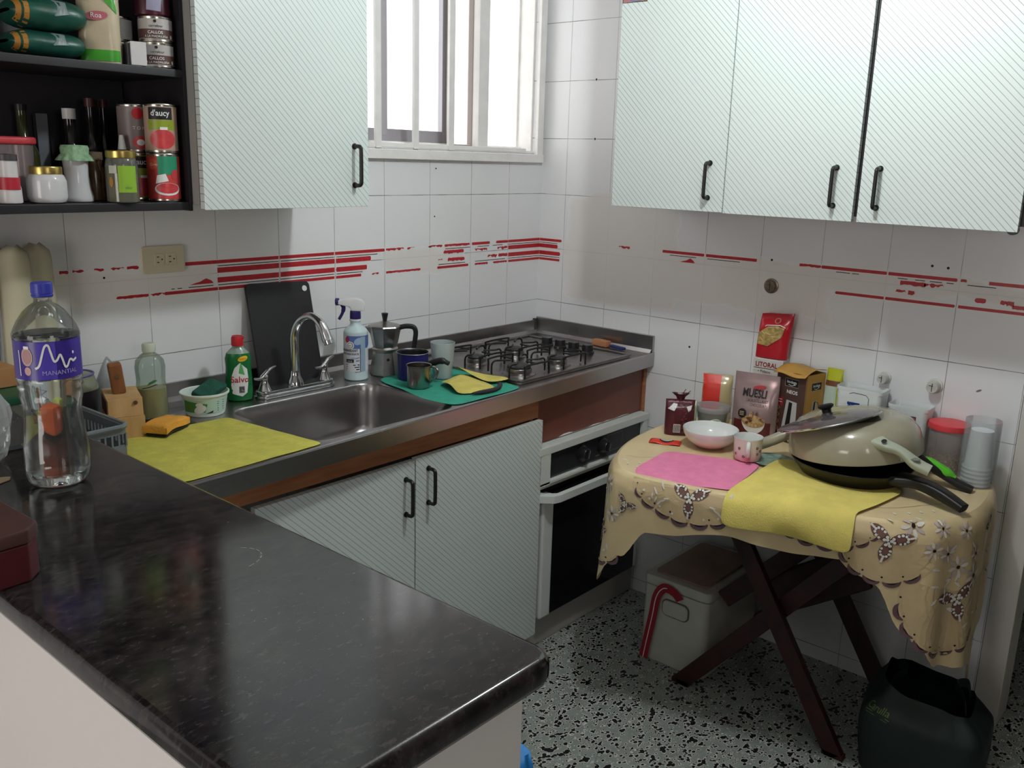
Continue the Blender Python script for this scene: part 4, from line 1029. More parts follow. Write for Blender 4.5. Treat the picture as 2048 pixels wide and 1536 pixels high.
def onA(s, off=0): return Vector((0, lerp(-.985, -1.585, s), lerp(0, .722, s)))+Vector((0, .769, .639)).normalized()*off*0
G().bar((-.33, -1.06, .275), (-.33, -1.36, .590), .055, .022, TW_, up=(1, 0, 0), bev=.004).build('brace', t)
G().bar((-.30, -1.16, .300), (-.30, -1.455, .500), .125, .024, TW_, up=(1, 0, 0), bev=.011).build('folded_leaf', t)
g = G(); g.bar((-.43, -1.275, .345), (-.07, -1.275, .345), .03, .03, TW_, bev=.004); g.build('stretcher', t)

# tablecloth: top plus hanging skirt
TCL = mat('tablecloth_vinyl', (220, 198, 154), .28, var=.06, vscale=9, bump=.25, bscale=22)
TCW = mat('cloth_lace_white', (228, 222, 214), .4); TCB = mat('cloth_leaf_brown', (124, 86, 78), .4); TCP = mat('cloth_scallop_plum', (110, 82, 88), .4); TCK = mat('cloth_black', (30, 26, 28), .4); TCL2 = mat('cloth_lilac', (196, 180, 184), .4); TCM = mat('cloth_taupe', (206, 182, 142), .4, var=.05)
n_ = len(outl); cum = [0]
for i in range(1, n_): cum.append(cum[-1]+(outl[i]-outl[i-1]).length)
LT = cum[-1]
def at_s(s):
    s = max(0, min(LT-1e-6, s)); i = max(k for k in range(n_) if cum[k] <= s); i = min(i, n_-2)
    f = (s-cum[i])/(cum[i+1]-cum[i]); p = outl[i].lerp(outl[i+1], f)
    a = outl[max(i-2, 0)]; b = outl[min(i+3, n_-1)]; tg = (b-a).normalized()
    return p, Vector((tg.y, -tg.x))*-1 if False else Vector((-tg.y, tg.x))*-1
def s_of(x, y):
    return cum[min(range(n_), key=lambda k: (outl[k].x-x)**2+(outl[k].y-y)**2)]
CEN = Vector((-.25, -1.22))
HG = [((-.012, -.80), .12), ((-.4, -.758), .20), ((-.60, -.825), .30), ((-.675, -.872), .36), ((-.712, -.945), .24), ((-.705, -1.0), .155), ((-.665, -1.22), .115), ((-.625, -1.37), .125), ((-.575, -1.51), .115), ((-.55, -1.56), .17), ((-.515, -1.62), .285), ((-.45, -1.675), .385), ((-.39, -1.695), .40), ((-.33, -1.708), .42), ((-.27, -1.712), .50), ((-.20, -1.708), .36), ((-.13, -1.70), .24), ((-.012, -1.66), .22)]
HT = sorted((s_of(*p), h) for p, h in HG)
s_c1 = s_of(-.69, -.90); s_c2 = s_of(-.46, -1.67)
def SK(s, d, lay=0):
    """point of the hanging cloth: s along the table edge, d metres down from it"""
    p, nr = at_s(s)
    if (p-CEN).dot(nr) < 0: nr = -nr
    h = interp(s, HT); k = d/.4
    near = math.exp(-((s-s_c1)/.10)**2)+math.exp(-((s-s_c2)/.17)**2)
    fold = math.sin(s*34+.6)*.5+math.sin(s*61+2)*.3
    off = .004+.028*smooth01(d/.05)*(.5)+near*(.030*k+.02*fold*k)+.006*fold*min(1, d/.08)*(1-.3*near)
    rd = .010
    if d < .012: zz = TT+.0035-d*d/.024; off = .002+d*.9
    else: zz = TT+.0035-.006-(d-.012); off += .008
    off += lay*.0007
    return Vector((p.x+nr.x*off, p.y+nr.y*off, zz+(lay*.0006 if d < .012 else 0)))
t = thing('tablecloth', 'beige vinyl tablecloth printed with flowers and scallops, corners hanging low', 'tablecloth', (0, 0, 0))
g = G(); ns = 300
g.grid(lambda u, v: SK(u*LT, v*interp(u*LT, HT)), ns, 26, TCL)
top = [SK(i/ns*LT, 0) for i in range(ns+1)]
vs = [tuple(p) for p in top]; tri = tessellate_polygon([[Vector((p.x, p.y, 0)) for p in top]]); g.add(vs, [tuple(x) for x in tri], TCL)
g.build('cloth', t, angle=80)
# print
def mk(s0, d0): return lambda u, v, l=1: SK(s0+u, max(0, d0-v), l)
def daisy(g, m, u, v, r):
    for k in range(8):
        a = k*PI/4+.2; g.ell(m, u+math.cos(a)*r*.62, v+math.sin(a)*r*.62, r*.38, r*.15, TCL2 if k % 2 else TCW, 3, rot=a, n=8, rings=1)
    g.ell(m, u, v, r*.16, r*.16, TCK, 4, n=8, rings=1)
def leaf(g, m, u, v, a, L):
    c, s = math.cos(a), math.sin(a)
    def P(x, y): return (u+x*c-y*s, v+x*s+y*c)
    g.ell(m, *P(L*.55, 0), L*.5, L*.27, TCB, 3, rot=a, n=14)
    g.poly(m, [P(L*.78, L*.16), P(L*1.16, 0), P(L*.78, -L*.16)], TCB, 3)
    for k in range(7):
        b = -1.9+k*3.8/6; x, y = L*.52+L*.27*math.cos(b), L*.2*math.sin(b)
        g.ell(m, *P(x, y), L*.085, L*.085, TCK, 4, n=8, rings=1); g.ell(m, *P(x, y), L*.066, L*.066, TCW, 5, n=8, rings=1)
    for k in range(3): g.ell(m, *P(L*(.9+.08*k), 0), L*.058, L*.052, TCW, 5, n=8, rings=1)
    for x, y in ((.10, 0), (.2, .09), (.2, -.09)): g.ell(m, *P(L*x, L*y), L*.105, L*.105, TCK, 4, n=10, rings=1); g.ell(m, *P(L*x, L*y), L*.078, L*.078, TCW, 5, n=10, rings=1)
def trefoil(g, m, u, v, L, rot=-PI/2):
    for k in (-1, 0, 1): leaf(g, m, u, v, rot+k*2.05, L)
def scallops(g, m, pts):
    for i in range(len(pts)-1):
        (u0, v0), (u1, v1) = pts[i], pts[i+1]; a = math.atan2(v1-v0, u1-u0); w = math.hypot(u1-u0, v1-v0); cu, cv = (u0+u1)/2, (v0+v1)/2
        g.ell(m, cu, cv, w*.46, w*.36, TCP, 2, rot=a, a0=PI, a1=2*PI, n=10); g.ell(m, cu, cv+w*.01, w*.30, w*.17, TCK, 3, rot=a, a0=PI+.5, a1=2*PI-.5, n=8, rings=1)
        g.ell(m, cu, cv+w*.06, w*.42, w*.13, TCM, 4, rot=a, a0=PI, a1=2*PI, n=10)
        g.ell(m, u0, v0+w*.30, w*.06, w*.06, TCK, 5, n=6, rings=1)
def arc(cu, cv, ru, rv, a0, a1, n): return [(cu+ru*math.cos(lerp(a0, a1, k/n)), cv+rv*math.sin(lerp(a0, a1, k/n))) for k in range(n+1)]
g = G(); g.keep = True
s1 = s_of(-.685, -1.12); m = mk(s1, .03)
g.ell(m, 0, .02, .165, .098, TCM, 1, a0=PI, a1=2*PI, n=24, rings=6)
trefoil(g, m, 0, .0, .050); scallops(g, m, arc(0, .014, .150, .082, PI+.18, 2*PI-.12, 8))
for k in range(9):
    a = PI+.25+k*.33; g.ell(m, .130*math.cos(a), .012+.066*math.sin(a), .0035, .0035, TCW, 5, n=8, rings=1)
for k in range(5):
    for sx in (-1, 1): g.ell(m, sx*(.062+.010*k), -.030+.008*abs(k-2), .009, .0025, TCW, 5, rot=sx*(-.2-.35*k), n=8, rings=1)
for du, dv in ((-.095, .0), (.095, .002), (-.078, .016), (.105, .018)): g.ell(m, du, dv, .011, .003, TCW, 5, rot=1.0*(1 if du > 0 else -1), n=8, rings=1)
s2 = s_of(-.60, -1.44); m = mk(s2, .055); scallops(g, m, arc(0, .030, .125, .062, PI+.3, 2*PI-.2, 7))
# left hanging corner
m = mk(s_c1-.045, .10); daisy(g, m, .03, .045, .026); daisy(g, m, -.03, .0, .024); daisy(g, m, .065, -.03, .022); trefoil(g, m, .012, -.090, .036, -1.2); trefoil(g, m, .10, .012, .030, -2.0)
for k in range(14): rnd = random.Random(k+30); g.ell(m, rnd.uniform(-.06, .12), rnd.uniform(-.15, .08), .009, .0028, TCW, 4, rot=rnd.uniform(0, 3), n=8, rings=1)
m = mk(s_c1-.02, .27); scallops(g, m, arc(0, .06, .075, .075, PI+.3, 2*PI-.4, 4)); trefoil(g, m, .0, .07, .030)
# right hanging corner
s3 = s_of(-.565, -1.545); m = mk(s3+.03, .065); g.ell(m, 0, .01, .12, .11, TCM, 1, a0=PI, a1=2*PI, n=20, rings=6)
trefoil(g, m, .004, .012, .052, -1.8); daisy(g, m, .055, .052, .029); daisy(g, m, .125, .045, .023); daisy(g, m, .100, -.005, .024); scallops(g, m, arc(0, .0, .100, .095, PI+.2, 2*PI-.7, 5))
m = mk(s_c2+.045, .19); g.ell(m, 0, .0, .14, .17, TCM, 1, a0=PI-.3, a1=2*PI+.1, n=24, rings=8)
trefoil(g, m, .006, -.022, .056, -1.35); daisy(g, m, .002, .064, .031); daisy(g, m, .060, .030, .034); daisy(g, m, -.035, .105, .024); daisy(g, m, .062, .088, .023); daisy(g, m, .02, .155, .024)
scallops(g, m, arc(0, .0, .135, .160, PI+.1, 2*PI-.85, 7))
for k in range(18): rnd = random.Random(k+60); g.ell(m, rnd.uniform(-.08, .09), rnd.uniform(-.12, .13), .011, .0034, TCW, 4, rot=rnd.uniform(0, 3), n=8, rings=1)
m = mk(s_of(-.24, -1.71), .14); daisy(g, m, 0, 0, .024); daisy(g, m, .02, -.06, .02); trefoil(g, m, -.03, .08, .034, -1.4); daisy(g, m, -.06, -.14, .022); daisy(g, m, -.07, -.22, .022)
# marks near the front corners of the top
tp = lambda u, v, l=1: Vector((u, v, TT+.0036+.0004*l))
for x, y in ((-.655, -.885), (-.625, -.905), (-.595, -.925), (-.66, -.92), (-.50, -1.575), (-.47, -1.60), (-.44, -1.62), (-.41, -1.64), (-.33, -1.67)): g.ell(tp, x, y, .009, .004, TCK, 1, rot=.8, n=10, a0=0, a1=PI); g.ell(tp, x, y+.001, .007, .0035, TCW, 2, rot=.8, n=10)
for x, y in ((-.63, -.86), (-.49, -1.63), (-.55, -1.58), (-.35, -1.60), (-.28, -1.62), (-.22, -1.66)): g.ell(tp, x, y, .010, .004, TCW, 1, rot=1.2, n=10)
g.stroke(tp, [(-.50, -1.52), (-.45, -1.57), (-.40, -1.60), (-.34, -1.64), (-.31, -1.67)], .0012, TCK, 2); g.stroke(tp, [(-.60, -.84), (-.585, -.88), (-.55, -.91)], .0012, TCK, 2)
g.build('printed_pattern', t, flat=True)
ZS = TT+.0046
# pink and yellow cloths
PK = mat('pink_cloth', (232, 134, 172), .95, var=.06, vscale=30, bump=.35, bscale=260)
rows = [[(-.478, -.905, ZS), (-.45, -.97, ZS), (-.42, -1.04, ZS), (-.40, -1.11, ZS), (-.385, -1.168, ZS)], [(-.53, -.908, ZS), (-.50, -.98, ZS+.002), (-.475, -1.05, ZS), (-.455, -1.12, ZS), (-.44, -1.175, ZS)], [(-.59, -.912, ZS), (-.56, -.99, ZS), (-.54, -1.06, ZS+.001), (-.52, -1.13, ZS), (-.505, -1.185, ZS)], [(-.655, -.918, ZS), (-.63, -.995, ZS), (-.61, -1.07, ZS), (-.59, -1.14, ZS), (-.575, -1.195, ZS)], [(-.704, -.935, ZS+.001), (-.69, -1.01, ZS+.001), (-.675, -1.08, ZS+.001), (-.652, -1.15, ZS+.001), (-.635, -1.205, ZS+.001)], [(-.722, -.955, ZS-.012), (-.712, -1.02, ZS-.010), (-.694, -1.09, ZS-.006), (-.668, -1.16, ZS-.0), (-.650, -1.21, ZS-.0)]]
rows = [[(p[0], p[1], p[2]+.002) for p in r] for r in rows]
o = sheet(rows, PK, 'pink_cloth', thick=.002, sub=3, rough=.0018, seed=11); tag(o, 'pink cleaning cloth lying on the tablecloth under the mug', 'cloth')
YL = mat('yellow_microfibre', (224, 206, 112), .95, var=.06, vscale=24, bump=.35, bscale=240)
zz = ZS+.007
rows = [[(-.305, -1.178, zz), (-.29, -1.24, zz), (-.285, -1.31, zz), (-.285, -1.40, zz), (-.30, -1.47, zz), (-.325, -1.552, zz)],
        [(-.39, -1.182, zz), (-.38, -1.25, zz), (-.375, -1.33, zz), (-.38, -1.40, zz), (-.39, -1.47, zz), (-.42, -1.540, zz)],
        [(-.485, -1.186, zz), (-.48, -1.26, zz+.003), (-.475, -1.33, zz+.012), (-.48, -1.40, zz+.004), (-.485, -1.46, zz+.002), (-.50, -1.530, zz)],
        [(-.58, -1.192, zz), (-.575, -1.26, zz), (-.57, -1.33, zz+.010), (-.565, -1.39, zz+.024), (-.56, -1.44, zz+.006), (-.557, -1.515, zz)],
        [(-.655, -1.198, zz), (-.645, -1.26, zz), (-.632, -1.33, zz+.010), (-.63, -1.385, zz+.022), (-.605, -1.44, zz+.002), (-.582, -1.512, zz-.002)],
        [(-.692, -1.204, zz-.014), (-.675, -1.265, zz-.016), (-.662, -1.34, zz-.012), (-.672, -1.385, zz+.004), (-.632, -1.45, zz-.020), (-.606, -1.518, zz-.020)],
        [(-.706, -1.208, zz-.05), (-.694, -1.27, zz-.048), (-.672, -1.335, zz-.05), (-.690, -1.385, zz-.035), (-.645, -1.46, zz-.055), (-.620, -1.522, zz-.060)],
        [(-.707, -1.210, zz-.088), (-.694, -1.275, zz-.085), (-.668, -1.35, zz-.080), (-.668, -1.405, zz-.078), (-.645, -1.47, zz-.090), (-.624, -1.524, zz-.100)]]
o = sheet(rows, YL, 'yellow_cloth', thick=.002, sub=3, rough=.0015, seed=12); tag(o, 'large yellow cleaning cloth folded over the front edge of the table', 'cloth')

# bowl and mug
CW = mat('ceramic_white', (226, 228, 226), .12); CPK = mat('ceramic_rose', (214, 150, 156), .15)
def vgrad(name, c0, c1, z0, z1, rough=.15):
    n = N(name); z = n.sep(n.obj)[2]; return n.fin(n.mix(n.step(z, z0, z1), lin(c0), lin(c1)), rough)
t = thing('bowl', 'shallow white ceramic bowl with rose tinted base, left of the mug on the table', 'bowl', (-.345, -.972, ZS+.0045))
BO = [(.0, .003), (.038, .0), (.045, .002), (.068, .018), (.080, .038), (.0835, .052), (.0825, .0545), (.080, .053), (.077, .038), (.065, .020), (.040, .007), (0, .006)]
g = G(); g.lathe(BO[:7], vgrad('bowl_glaze', (222, 156, 164), (230, 231, 229), .006, .034), 48, cap0=False, cap1=False); g.lathe(BO[6:], CW, 48, cap0=False, cap1=False); g.build('body', t, angle=50)
t = thing('mug', 'small pale mug with tiny flowers and white handle beside the bowl', 'mug', (-.385, -1.115, ZS+.0048), facing(-.385, -1.115, 0))
MGZ = vgrad('mug_glaze', (224, 184, 184), (226, 218, 206), .006, .04)
g = G(); g.lathe([(.0, .002), (.031, 0), (.036, .003), (.039, .018), (.0405, .064), (.042, .067)], MGZ, 44, cap1=False); g.lathe([(.042, .067), (.0415, .069), (.0395, .066), (.037, .018), (.03, .006), (0, .005)], CW, 44, cap0=False, cap1=False); g.build('body', t, angle=50)
g = G(); hp = catmull([(.002, -.040, .056), (.002, -.052, .060), (.002, -.062, .050), (.002, -.060, .034), (.002, -.048, .024), (.002, -.038, .022)], 5); g.tube(hp, .0065, CW, 10); g.build('handle', t)
mp = cyl(.0404, 0); g = G(); FL = mat('flower_plum', (110, 60, 70), .4)
for u, v in ((-.024, .040), (.028, .044), (.030, .026), (-.010, .018), (.040, .034), (-.036, .022)):
    for k in range(5): g.ell(mp, u+.0028*math.cos(k*1.257), v+.0028*math.sin(k*1.257), .0018, .0018, FL, 3, n=6, rings=1)
g.ell(mp, .0, .012, .008, .010, mat('mug_pink', (214, 130, 140), .3), 2); g.build('flowers', t, flat=True)

# packs at the back
def pack(name, lab, cat, x, y, w, d, h, m, rz, lean=0, top=.25, z=ZS, seed=0, puff=1.0, skew=0):
    """soft pouch: lens-shaped section closing to a flat seam at the top"""
    t = thing(name, lab, cat, (x, y, z), rot=(lean, 0, rz))
    g = G(); rnd = random.Random(seed)
    def f(u, v):
        a = u*2*PI; k = 1-smooth01((v-(1-top))/top)*.93 if v > 1-top else 1
        c, s = math.cos(a), math.sin(a)
        ex = abs(c)**.55*(1 if c > 0 else -1); ey = abs(s)**.8*(1 if s > 0 else -1)
        wob = noise.noise((c*1.5+seed*7, s*1.5, v*3))*.10
        bul = (.85+.15*math.sin(PI*min(1, v*1.1)))*puff
        return (ex*w/2*(1+wob*.4*v)+skew*v*v, ey*d/2*k*bul*(1+wob), h*v+ (wob*.06*h if v > .9 else 0)+skew*.6*c*(v**3))
    g.grid(f, 36, 18, m, closed=True); n0 = len(g.v)
    g.add([f(i/36, 0) for i in range(36)], [tuple(range(36))[::-1]], m); g.add([f(i/36, 1) for i in range(36)], [tuple(range(36))], m)
    g.build('pouch', t, angle=70)
    def mp(u, v, l=1):
        uu = max(-.999, min(.999, u/(w/2))); c = (abs(uu)**(1/.55))*(1 if uu > 0 else -1); a = -math.acos(max(-1, min(1, c)))
        p = f((a/(2*PI)) % 1, max(0, min(1, v/h))); return Vector((p[0], p[1]-.0009*l-.0006, p[2]))
    return t, mp
ML = mat('muesli_pouch', (172, 148, 148), .22, metal=.45, var=.06); MR = mat('muesli_maroon', (92, 36, 38), .35); MRD = mat('muesli_red', (170, 50, 56), .35)
t, mp = pack('muesli_pouch', 'silvery pink muesli pouch with printed bowl between red pack and brown carton', 'pouch', -.158, -1.020, .138, .055, .206, ML, facing(-.155, -1.018, -.28), .0, .55, seed=1)
g = G(); g.rect(mp, -.058, .004, .058, .060, MR, 1, n=16, k=4); g.ell(mp, .006, .060, .036, .040, PWHT, 2, a0=PI, a1=2*PI, n=20, rings=4); g.ell(mp, .006, .060, .036, .020, mat('oat_clusters', (176, 140, 92), .8, var=.3, vscale=120), 3, n=20, rings=3)
rnd = random.Random(5)
for k in range(26): a = rnd.random()*2*PI; r_ = math.sqrt(rnd.random()); g.ell(mp, .006+.032*r_*math.cos(a), .066+.020*r_*math.sin(a), .006, .0045, mat('oat_light', (200, 168, 120), .8) if k % 3 else mat('oat_dark', (96, 62, 40), .8), 4, rot=a, n=8, rings=1)
g.text(mp, 'MUESLI', .0, .136, .034, INK, 4, wide=.70, bold=.02); g.text(mp, 'CROUSTILLANT', .010, .121, .0135, mat('muesli_text', (70, 48, 50), .5), 4, wide=.72); g.text(mp, 'CHOCOLATS', .018, .108, .0125, mat('muesli_text'), 4, wide=.72)
g.ell(mp, .012, .166, .020, .006, MRD, 3, rot=.15); g.ell(mp, -.030, .082, .013, .015, INK, 4); 
for k in range(3): g.rect(mp, -.037, .076+.005*k, -.024, .078+.005*k, TCM, 5, n=2)
g.build('label', t, angle=180)
t, mp = pack('red_pack', 'red and clear pack of grains standing behind the small round tub', 'pack', -.075, -.842, .096, .05, .160, clear('grain_pack_film', (232, 222, 196), (216, 196, 150), .85, .2), facing(-.075, -.845, -.1), 0, .2, seed=2)
g = G(); g.rect(mp, -.0475, .004, .012, .159, mat('pack_red', (222, 62, 52), .35), 1, n=10, k=14); g.build('label', t, angle=180)
# round tub
t = thing('round_tub', 'small clear round tub with ribbed lid and green leaf label behind the bowl', 'tub', (-.168, -.880, ZS), facing(-.165, -.885))
G().lathe([(.0, .001), (.040, 0), (.042, .004), (.050, .062), (.052, .066)], clear('tub_plastic', (210, 216, 214), (196, 202, 200), .35, .15), 40, cap1=False).build('body', t, angle=50)
G().lathe([(.054, .062), (.055, .064), (.055, .074), (.052, .079), (.040, .078), (.0, .076)], clear('tub_lid_clear', (214, 214, 216), (206, 204, 208), .45, .2), 60, cap0=False, fn=lambda a, z: 1+(.012*math.cos(a*30) if .063 < z < .075 else 0)).build('lid', t, angle=50)
G().lathe([(.001, .004), (.039, .004), (.045, .045), (.001, .045)], mat('grey_dip', (150, 154, 142), .6), 30).build('contents', t, angle=50)
mp = cyl(lambda z: lerp(.042, .051, z/.064), 0); g = G(); g.ell(mp, .012, .004, .032, .042, PWHT, 1, a0=0, a1=PI, n=18, rings=4); g.ell(mp, .012, .004, .029, .038, mat('leaf_green', (96, 186, 70), .4, var=.2, vscale=80), 2, a0=0, a1=PI, n=18, rings=4); g.build('label', t, angle=180)
# pale green pack
t, mp = pack('slim_pack', 'slim pale green and white pack between bean bag and round tub', 'pack', -.225, -.835, .035, .03, .098, mat('pale_green_pack', (178, 196, 160), .4, var=.1), facing(-.225, -.835), 0, .2, seed=3)
g = G(); g.rect(mp, -.014, .084, .014, .097, PWHT, 1, n=4); g.build('label', t, flat=True)
# bean bag
BM = mat('bean_bag_maroon', (84, 30, 40), .3, var=.2, vscale=60, bump=.6, bscale=70)
t, mp = pack('bean_bag', 'dark maroon bag of beans tied with a wire twist, left end of the table', 'bag', -.292, -.832, .090, .055, .112, BM, facing(-.292, -.832, .1), 0, .22, seed=4)
g = G(); rnd = random.Random(9)
for k in range(40): g.ell(mp, rnd.uniform(.002, .040), rnd.uniform(.008, .085), .0045, .003, mat('bean', (116, 58, 58), .35) if k % 2 else mat('bean2', (98, 44, 50), .35), 2, rot=rnd.random()*3, n=8, rings=1)
g.rect(mp, -.020, .010, .002, .038, PWHT, 2, n=3)
for k in range(7): g.rect(mp, -.018+k*.0028, .012, -.0166+k*.0028, .036, INK, 3, n=1)
g.poly(mp, [(-.040, .086), (-.022, .102), (-.010, .100), (-.020, .080)], PWHT, 2); g.poly(mp, [(.018, .094), (.024, .078), (.032, .084), (.036, .098)], PWHT, 2)
g.build('label', t, angle=180)
g = G(); g.lathe([(.012, .100), (.009, .108), (.013, .120), (.026, .132), (.018, .128), (.002, .118)], BM, 14, sy=.5, fn=lambda a, z: 1+.25*math.sin(3*a)); g.build('tied_top', t, angle=70)
for p, q in (((.004, 0, .118), (.013, -.004, .146)), ((.008, 0, .116), (.028, -.004, .142))): g = G(); g.tube([p, ((p[0]+q[0])/2-.002, 0, (p[2]+q[2])/2), q], .0011, HBLK, 6); g.build('wire_twist', t)
# sachet
g = G(); RS_ = mat('sachet_red', (214, 58, 40), .35)
def sac(u, v): x = (u-.5)*.095; y = (v-.5)*.045; e = (1-(2*u-1)**6)*(1-(2*v-1)**2); return (x, y, .001+.006*e+.002*math.sin(9*u))
g.grid(sac, 14, 8, RS_); t = thing('seasoning_sachet', 'small red sachet with black and white logo lying before the bean bag', 'sachet', (-.408, -.855, ZS+.0002), .95-PI/2-.55)
g.build('sachet', t, solid=.0008, angle=180)
g = G(); mp = lambda u, v, l=1: Vector(sac(u/.095+.5, v/.045+.5))+Vector((0, 0, .0012+.0004*l)); g.ell(mp, .004, 0, .022, .013, INK, 1); g.ell(mp, .004, .002, .018, .007, PWHT, 2); g.stroke(mp, [(-.010, .001), (.004, .003), (.016, .002)], .002, INK, 3); g.build('logo', t, flat=True)
# tall white box printed Litoral and the pasta bag on it
t = thing('litoral_box', 'tall white carton with red lettering behind muesli pouch and brown carton', 'box', (-.050, -1.008, ZS), facing(-.05, -1.008, -.35))
g = G(); g.box((0, 0, .119), (.098, .050, .238), mat('carton_white', (212, 206, 200), .5), bev=.002); g.build('box', t)
mp = plane((0, -.0255, 0), (1, 0, 0), (0, 0, 1), .0004); g = G(); g.text(mp, 'LITORAL', -.004, .212, .0215, mat('litoral_red', (140, 30, 36), .5), 2, bold=.02, wide=.85); g.stroke(mp, [(-.044, .207), (.044, .207)], .0016, INK, 1); g.text(mp, '• Fideos', -.010, .193, .013, INK, 2); g.build('label', t, flat=True)
PR_ = mat('pasta_bag_red', (178, 30, 42), .22, bump=.3, bscale=30)
t, mp = pack('pasta_bag', 'red pasta bag with clear window standing on the tall white carton', 'bag', -.050, -1.008, .102, .046, .142, PR_, facing(-.05, -1.008, -.30), -.05, .35, z=ZS+.2395, seed=6, skew=.008)
g = G(); g.poly(mp, [(-.049, .042), (-.046, .078), (-.020, .100), (.012, .104), (.034, .098), (.030, .070), (-.010, .038)], mat('pasta_gold', (168, 142, 84), .4, var=.4, vscale=110), 2)
g.stroke(mp, [(-.050, .080), (-.024, .104), (.018, .107), (.036, .100)], .0022, PWHT, 3)
for a, b, c_, d_ in ((-.034, .060, .010, .002), (-.015, .078, .012, .002), (.004, .070, .009, .002), (-.030, .080, .009, .002)): g.ell(mp, a, b, c_, d_, mat('pasta_light', (206, 184, 124), .4), 3, rot=a*20, n=8)
g.ell(mp, .006, .120, .010, .009, mat('pasta_badge', (170, 120, 96), .4), 2); g.ell(mp, .006, .120, .006, .006, PR_, 3)
g.build('label', t, angle=180)
# brown and ochre carton
t = thing('lamp_carton', 'dark brown and ochre carton with open top flap beside the muesli pouch', 'box', (-.086, -1.128, ZS), -PI/2-.22)
DBN = mat('carton_brown', (78, 54, 48), .5, var=.06); OC = mat('carton_ochre', (184, 140, 66), .55, var=.08)
g = G(); W_, D_, H_ = .108, .092, .222
g.box((0, -D_/2+.001, H_/2), (W_, .002, H_), DBN); g.box((W_/2-.001, 0, H_/2), (.002, D_, H_), OC); g.box((-W_/2+.001, 0, H_/2), (.002, D_, H_), OC); g.box((0, D_/2-.001, H_/2), (W_, .002, H_), OC); g.box((0, 0, .001), (W_, D_, .002), OC)
g.build('box', t, flat=True)
g = G(); g.grid(lambda u, v: (lerp(-W_/2-.004, W_/2+.002, u), lerp(-D_/2-.014, D_/2, v), H_+.006+.012*math.sin(v*PI)*.6-.014*(1-v)**3+.003*math.sin(u*7)), 10, 8, OC); g.build('top_flap', t, solid=.0015, angle=60)
mf = plane((0, -D_/2, 0), (1, 0, 0), (0, 0, 1), .0004); ms = plane((W_/2, 0, 0), (0, 1, 0), (0, 0, 1), .0004)
g = G(); SIL = mat('print_silver', (186, 184, 184), .4)
def lab_(mp, cu, hi):
    g.rect(mp, cu-.024, hi, cu+.024, hi+.024, INK, 1, n=1); g.stroke(mp, [(cu-.024, hi), (cu+.024, hi), (cu+.024, hi+.024), (cu-.024, hi+.024), (cu-.024, hi)], .001, SIL, 2); g.text(mp, 'bodega', cu, hi+.011, .012, PWHT, 3, bold=.01); g.stroke(mp, [(cu-.012, hi+.006), (cu, hi+.003), (cu+.014, hi+.008)], .0015, PWHT, 3)
lab_(mf, .002, .178); g.text(mf, 'NEOS', .006, .156, .0155, PWHT, 2, bold=.02); g.poly(mf, [(-.026, .004), (.030, .004), (.026, .132), (-.012, .135)], SIL, 1); g.poly(mf, [(-.014, .004), (.006, .004), (.010, .128), (-.002, .130)], INK, 2)
g.rect(mf, -.046, .112, -.024, .140, mat('carton_red', (150, 40, 40), .5), 1, n=1); g.stroke(mf, [(-.042, .132), (-.028, .132)], .002, PWHT, 2); g.stroke(mf, [(-.042, .124), (-.028, .124)], .002, PWHT, 2)
for k in range(4): g.stroke(mf, [(-.042, .030+.022*k), (-.034, .040+.022*k), (-.042, .048+.022*k)], .0035, OC, 2)
lab_(ms, .004, .172); g.poly(ms, [(-.022, .03), (.012, .03), (.014, .138), (-.006, .138)], SIL, 1); g.poly(ms, [(-.010, .03), (.002, .03), (.006, .136), (-.002, .136)], INK, 2); g.stroke(ms, [(.002, .138), (.020, .130), (.028, .110), (.030, .094)], .0018, INK, 2)
g.build('print', t, flat=True)
# lime topped bag behind the carton
t, mp = pack('lime_bag', 'lime and brown snack bag peeping out between carton and white logo tub', 'bag', -.034, -1.212, .050, .045, .236, mat('lime_bag_film', (186, 190, 44), .3, var=.15), -PI/2, 0, .25, seed=8)
g = G(); g.rect(mp, -.022, .185, .022, .20, mat('bag_brown', (110, 62, 40), .4), 1, n=5); g.rect(mp, -.022, .004, .022, .184, mat('bag_mint', (190, 208, 196), .4), 1, n=5, k=6); g.build('label', t, angle=180)
# white tubs against the wall
WT = mat('tub_bluish_white', (226, 231, 231), .35)
def wtub(name, lab, y0, y1, h, x0=-.108):
    t = thing(name, lab, 'tub', ((x0-.012)/2, (y0+y1)/2, ZS), -PI/2)
    w_ = abs(y1-y0); d_ = abs(x0+.012)
    def loop(k, z, r=.014): return [(p[0], p[1], z) for p in rrect(w_*k, d_*k, r, 4)]
    L_ = [loop(.86, 0), loop(.87, .004), loop(.97, h-.012), loop(1.0, h-.010), loop(1.0, h), loop(.975, h), loop(.955, h-.012), loop(.84, .006)]
    q = len(L_[0]); vs = [p for l in L_ for p in l]; fs = []
    for j in range(len(L_)-1):
        for i in range(q): fs.append((j*q+i, j*q+(i+1) % q, (j+1)*q+(i+1) % q, (j+1)*q+i))
    fs.append(tuple(range(q))[::-1]); fs.append(tuple((len(L_)-1)*q+i for i in range(q)))
    G().add(vs, fs, WT).build('body', t, angle=40); return t, w_, d_
t, w_, d_ = wtub('white_tub', 'white square tub with blue letter logo against the wall behind the pan lid', -1.238, -1.376, .198, -.090)
mp = lambda u, v, l=1: Vector((u, -d_/2*(.87+.1*v/.19)-.0005*l, v)); g = G(); BLG = mat('logo_blue', (30, 60, 140), .4)
g.text(lambda u, v, l=1: mp(.006-v, .138+u, l), 'M', 0, 0, .050, BLG, 1, bold=.03)
g.stroke(mp, [(-.026, .180), (-.014, .185), (.024, .183), (.032, .174), (.032, .130)], .0018, mat('logo_navy', (40, 50, 80), .4), 1); g.build('logo', t, flat=True)
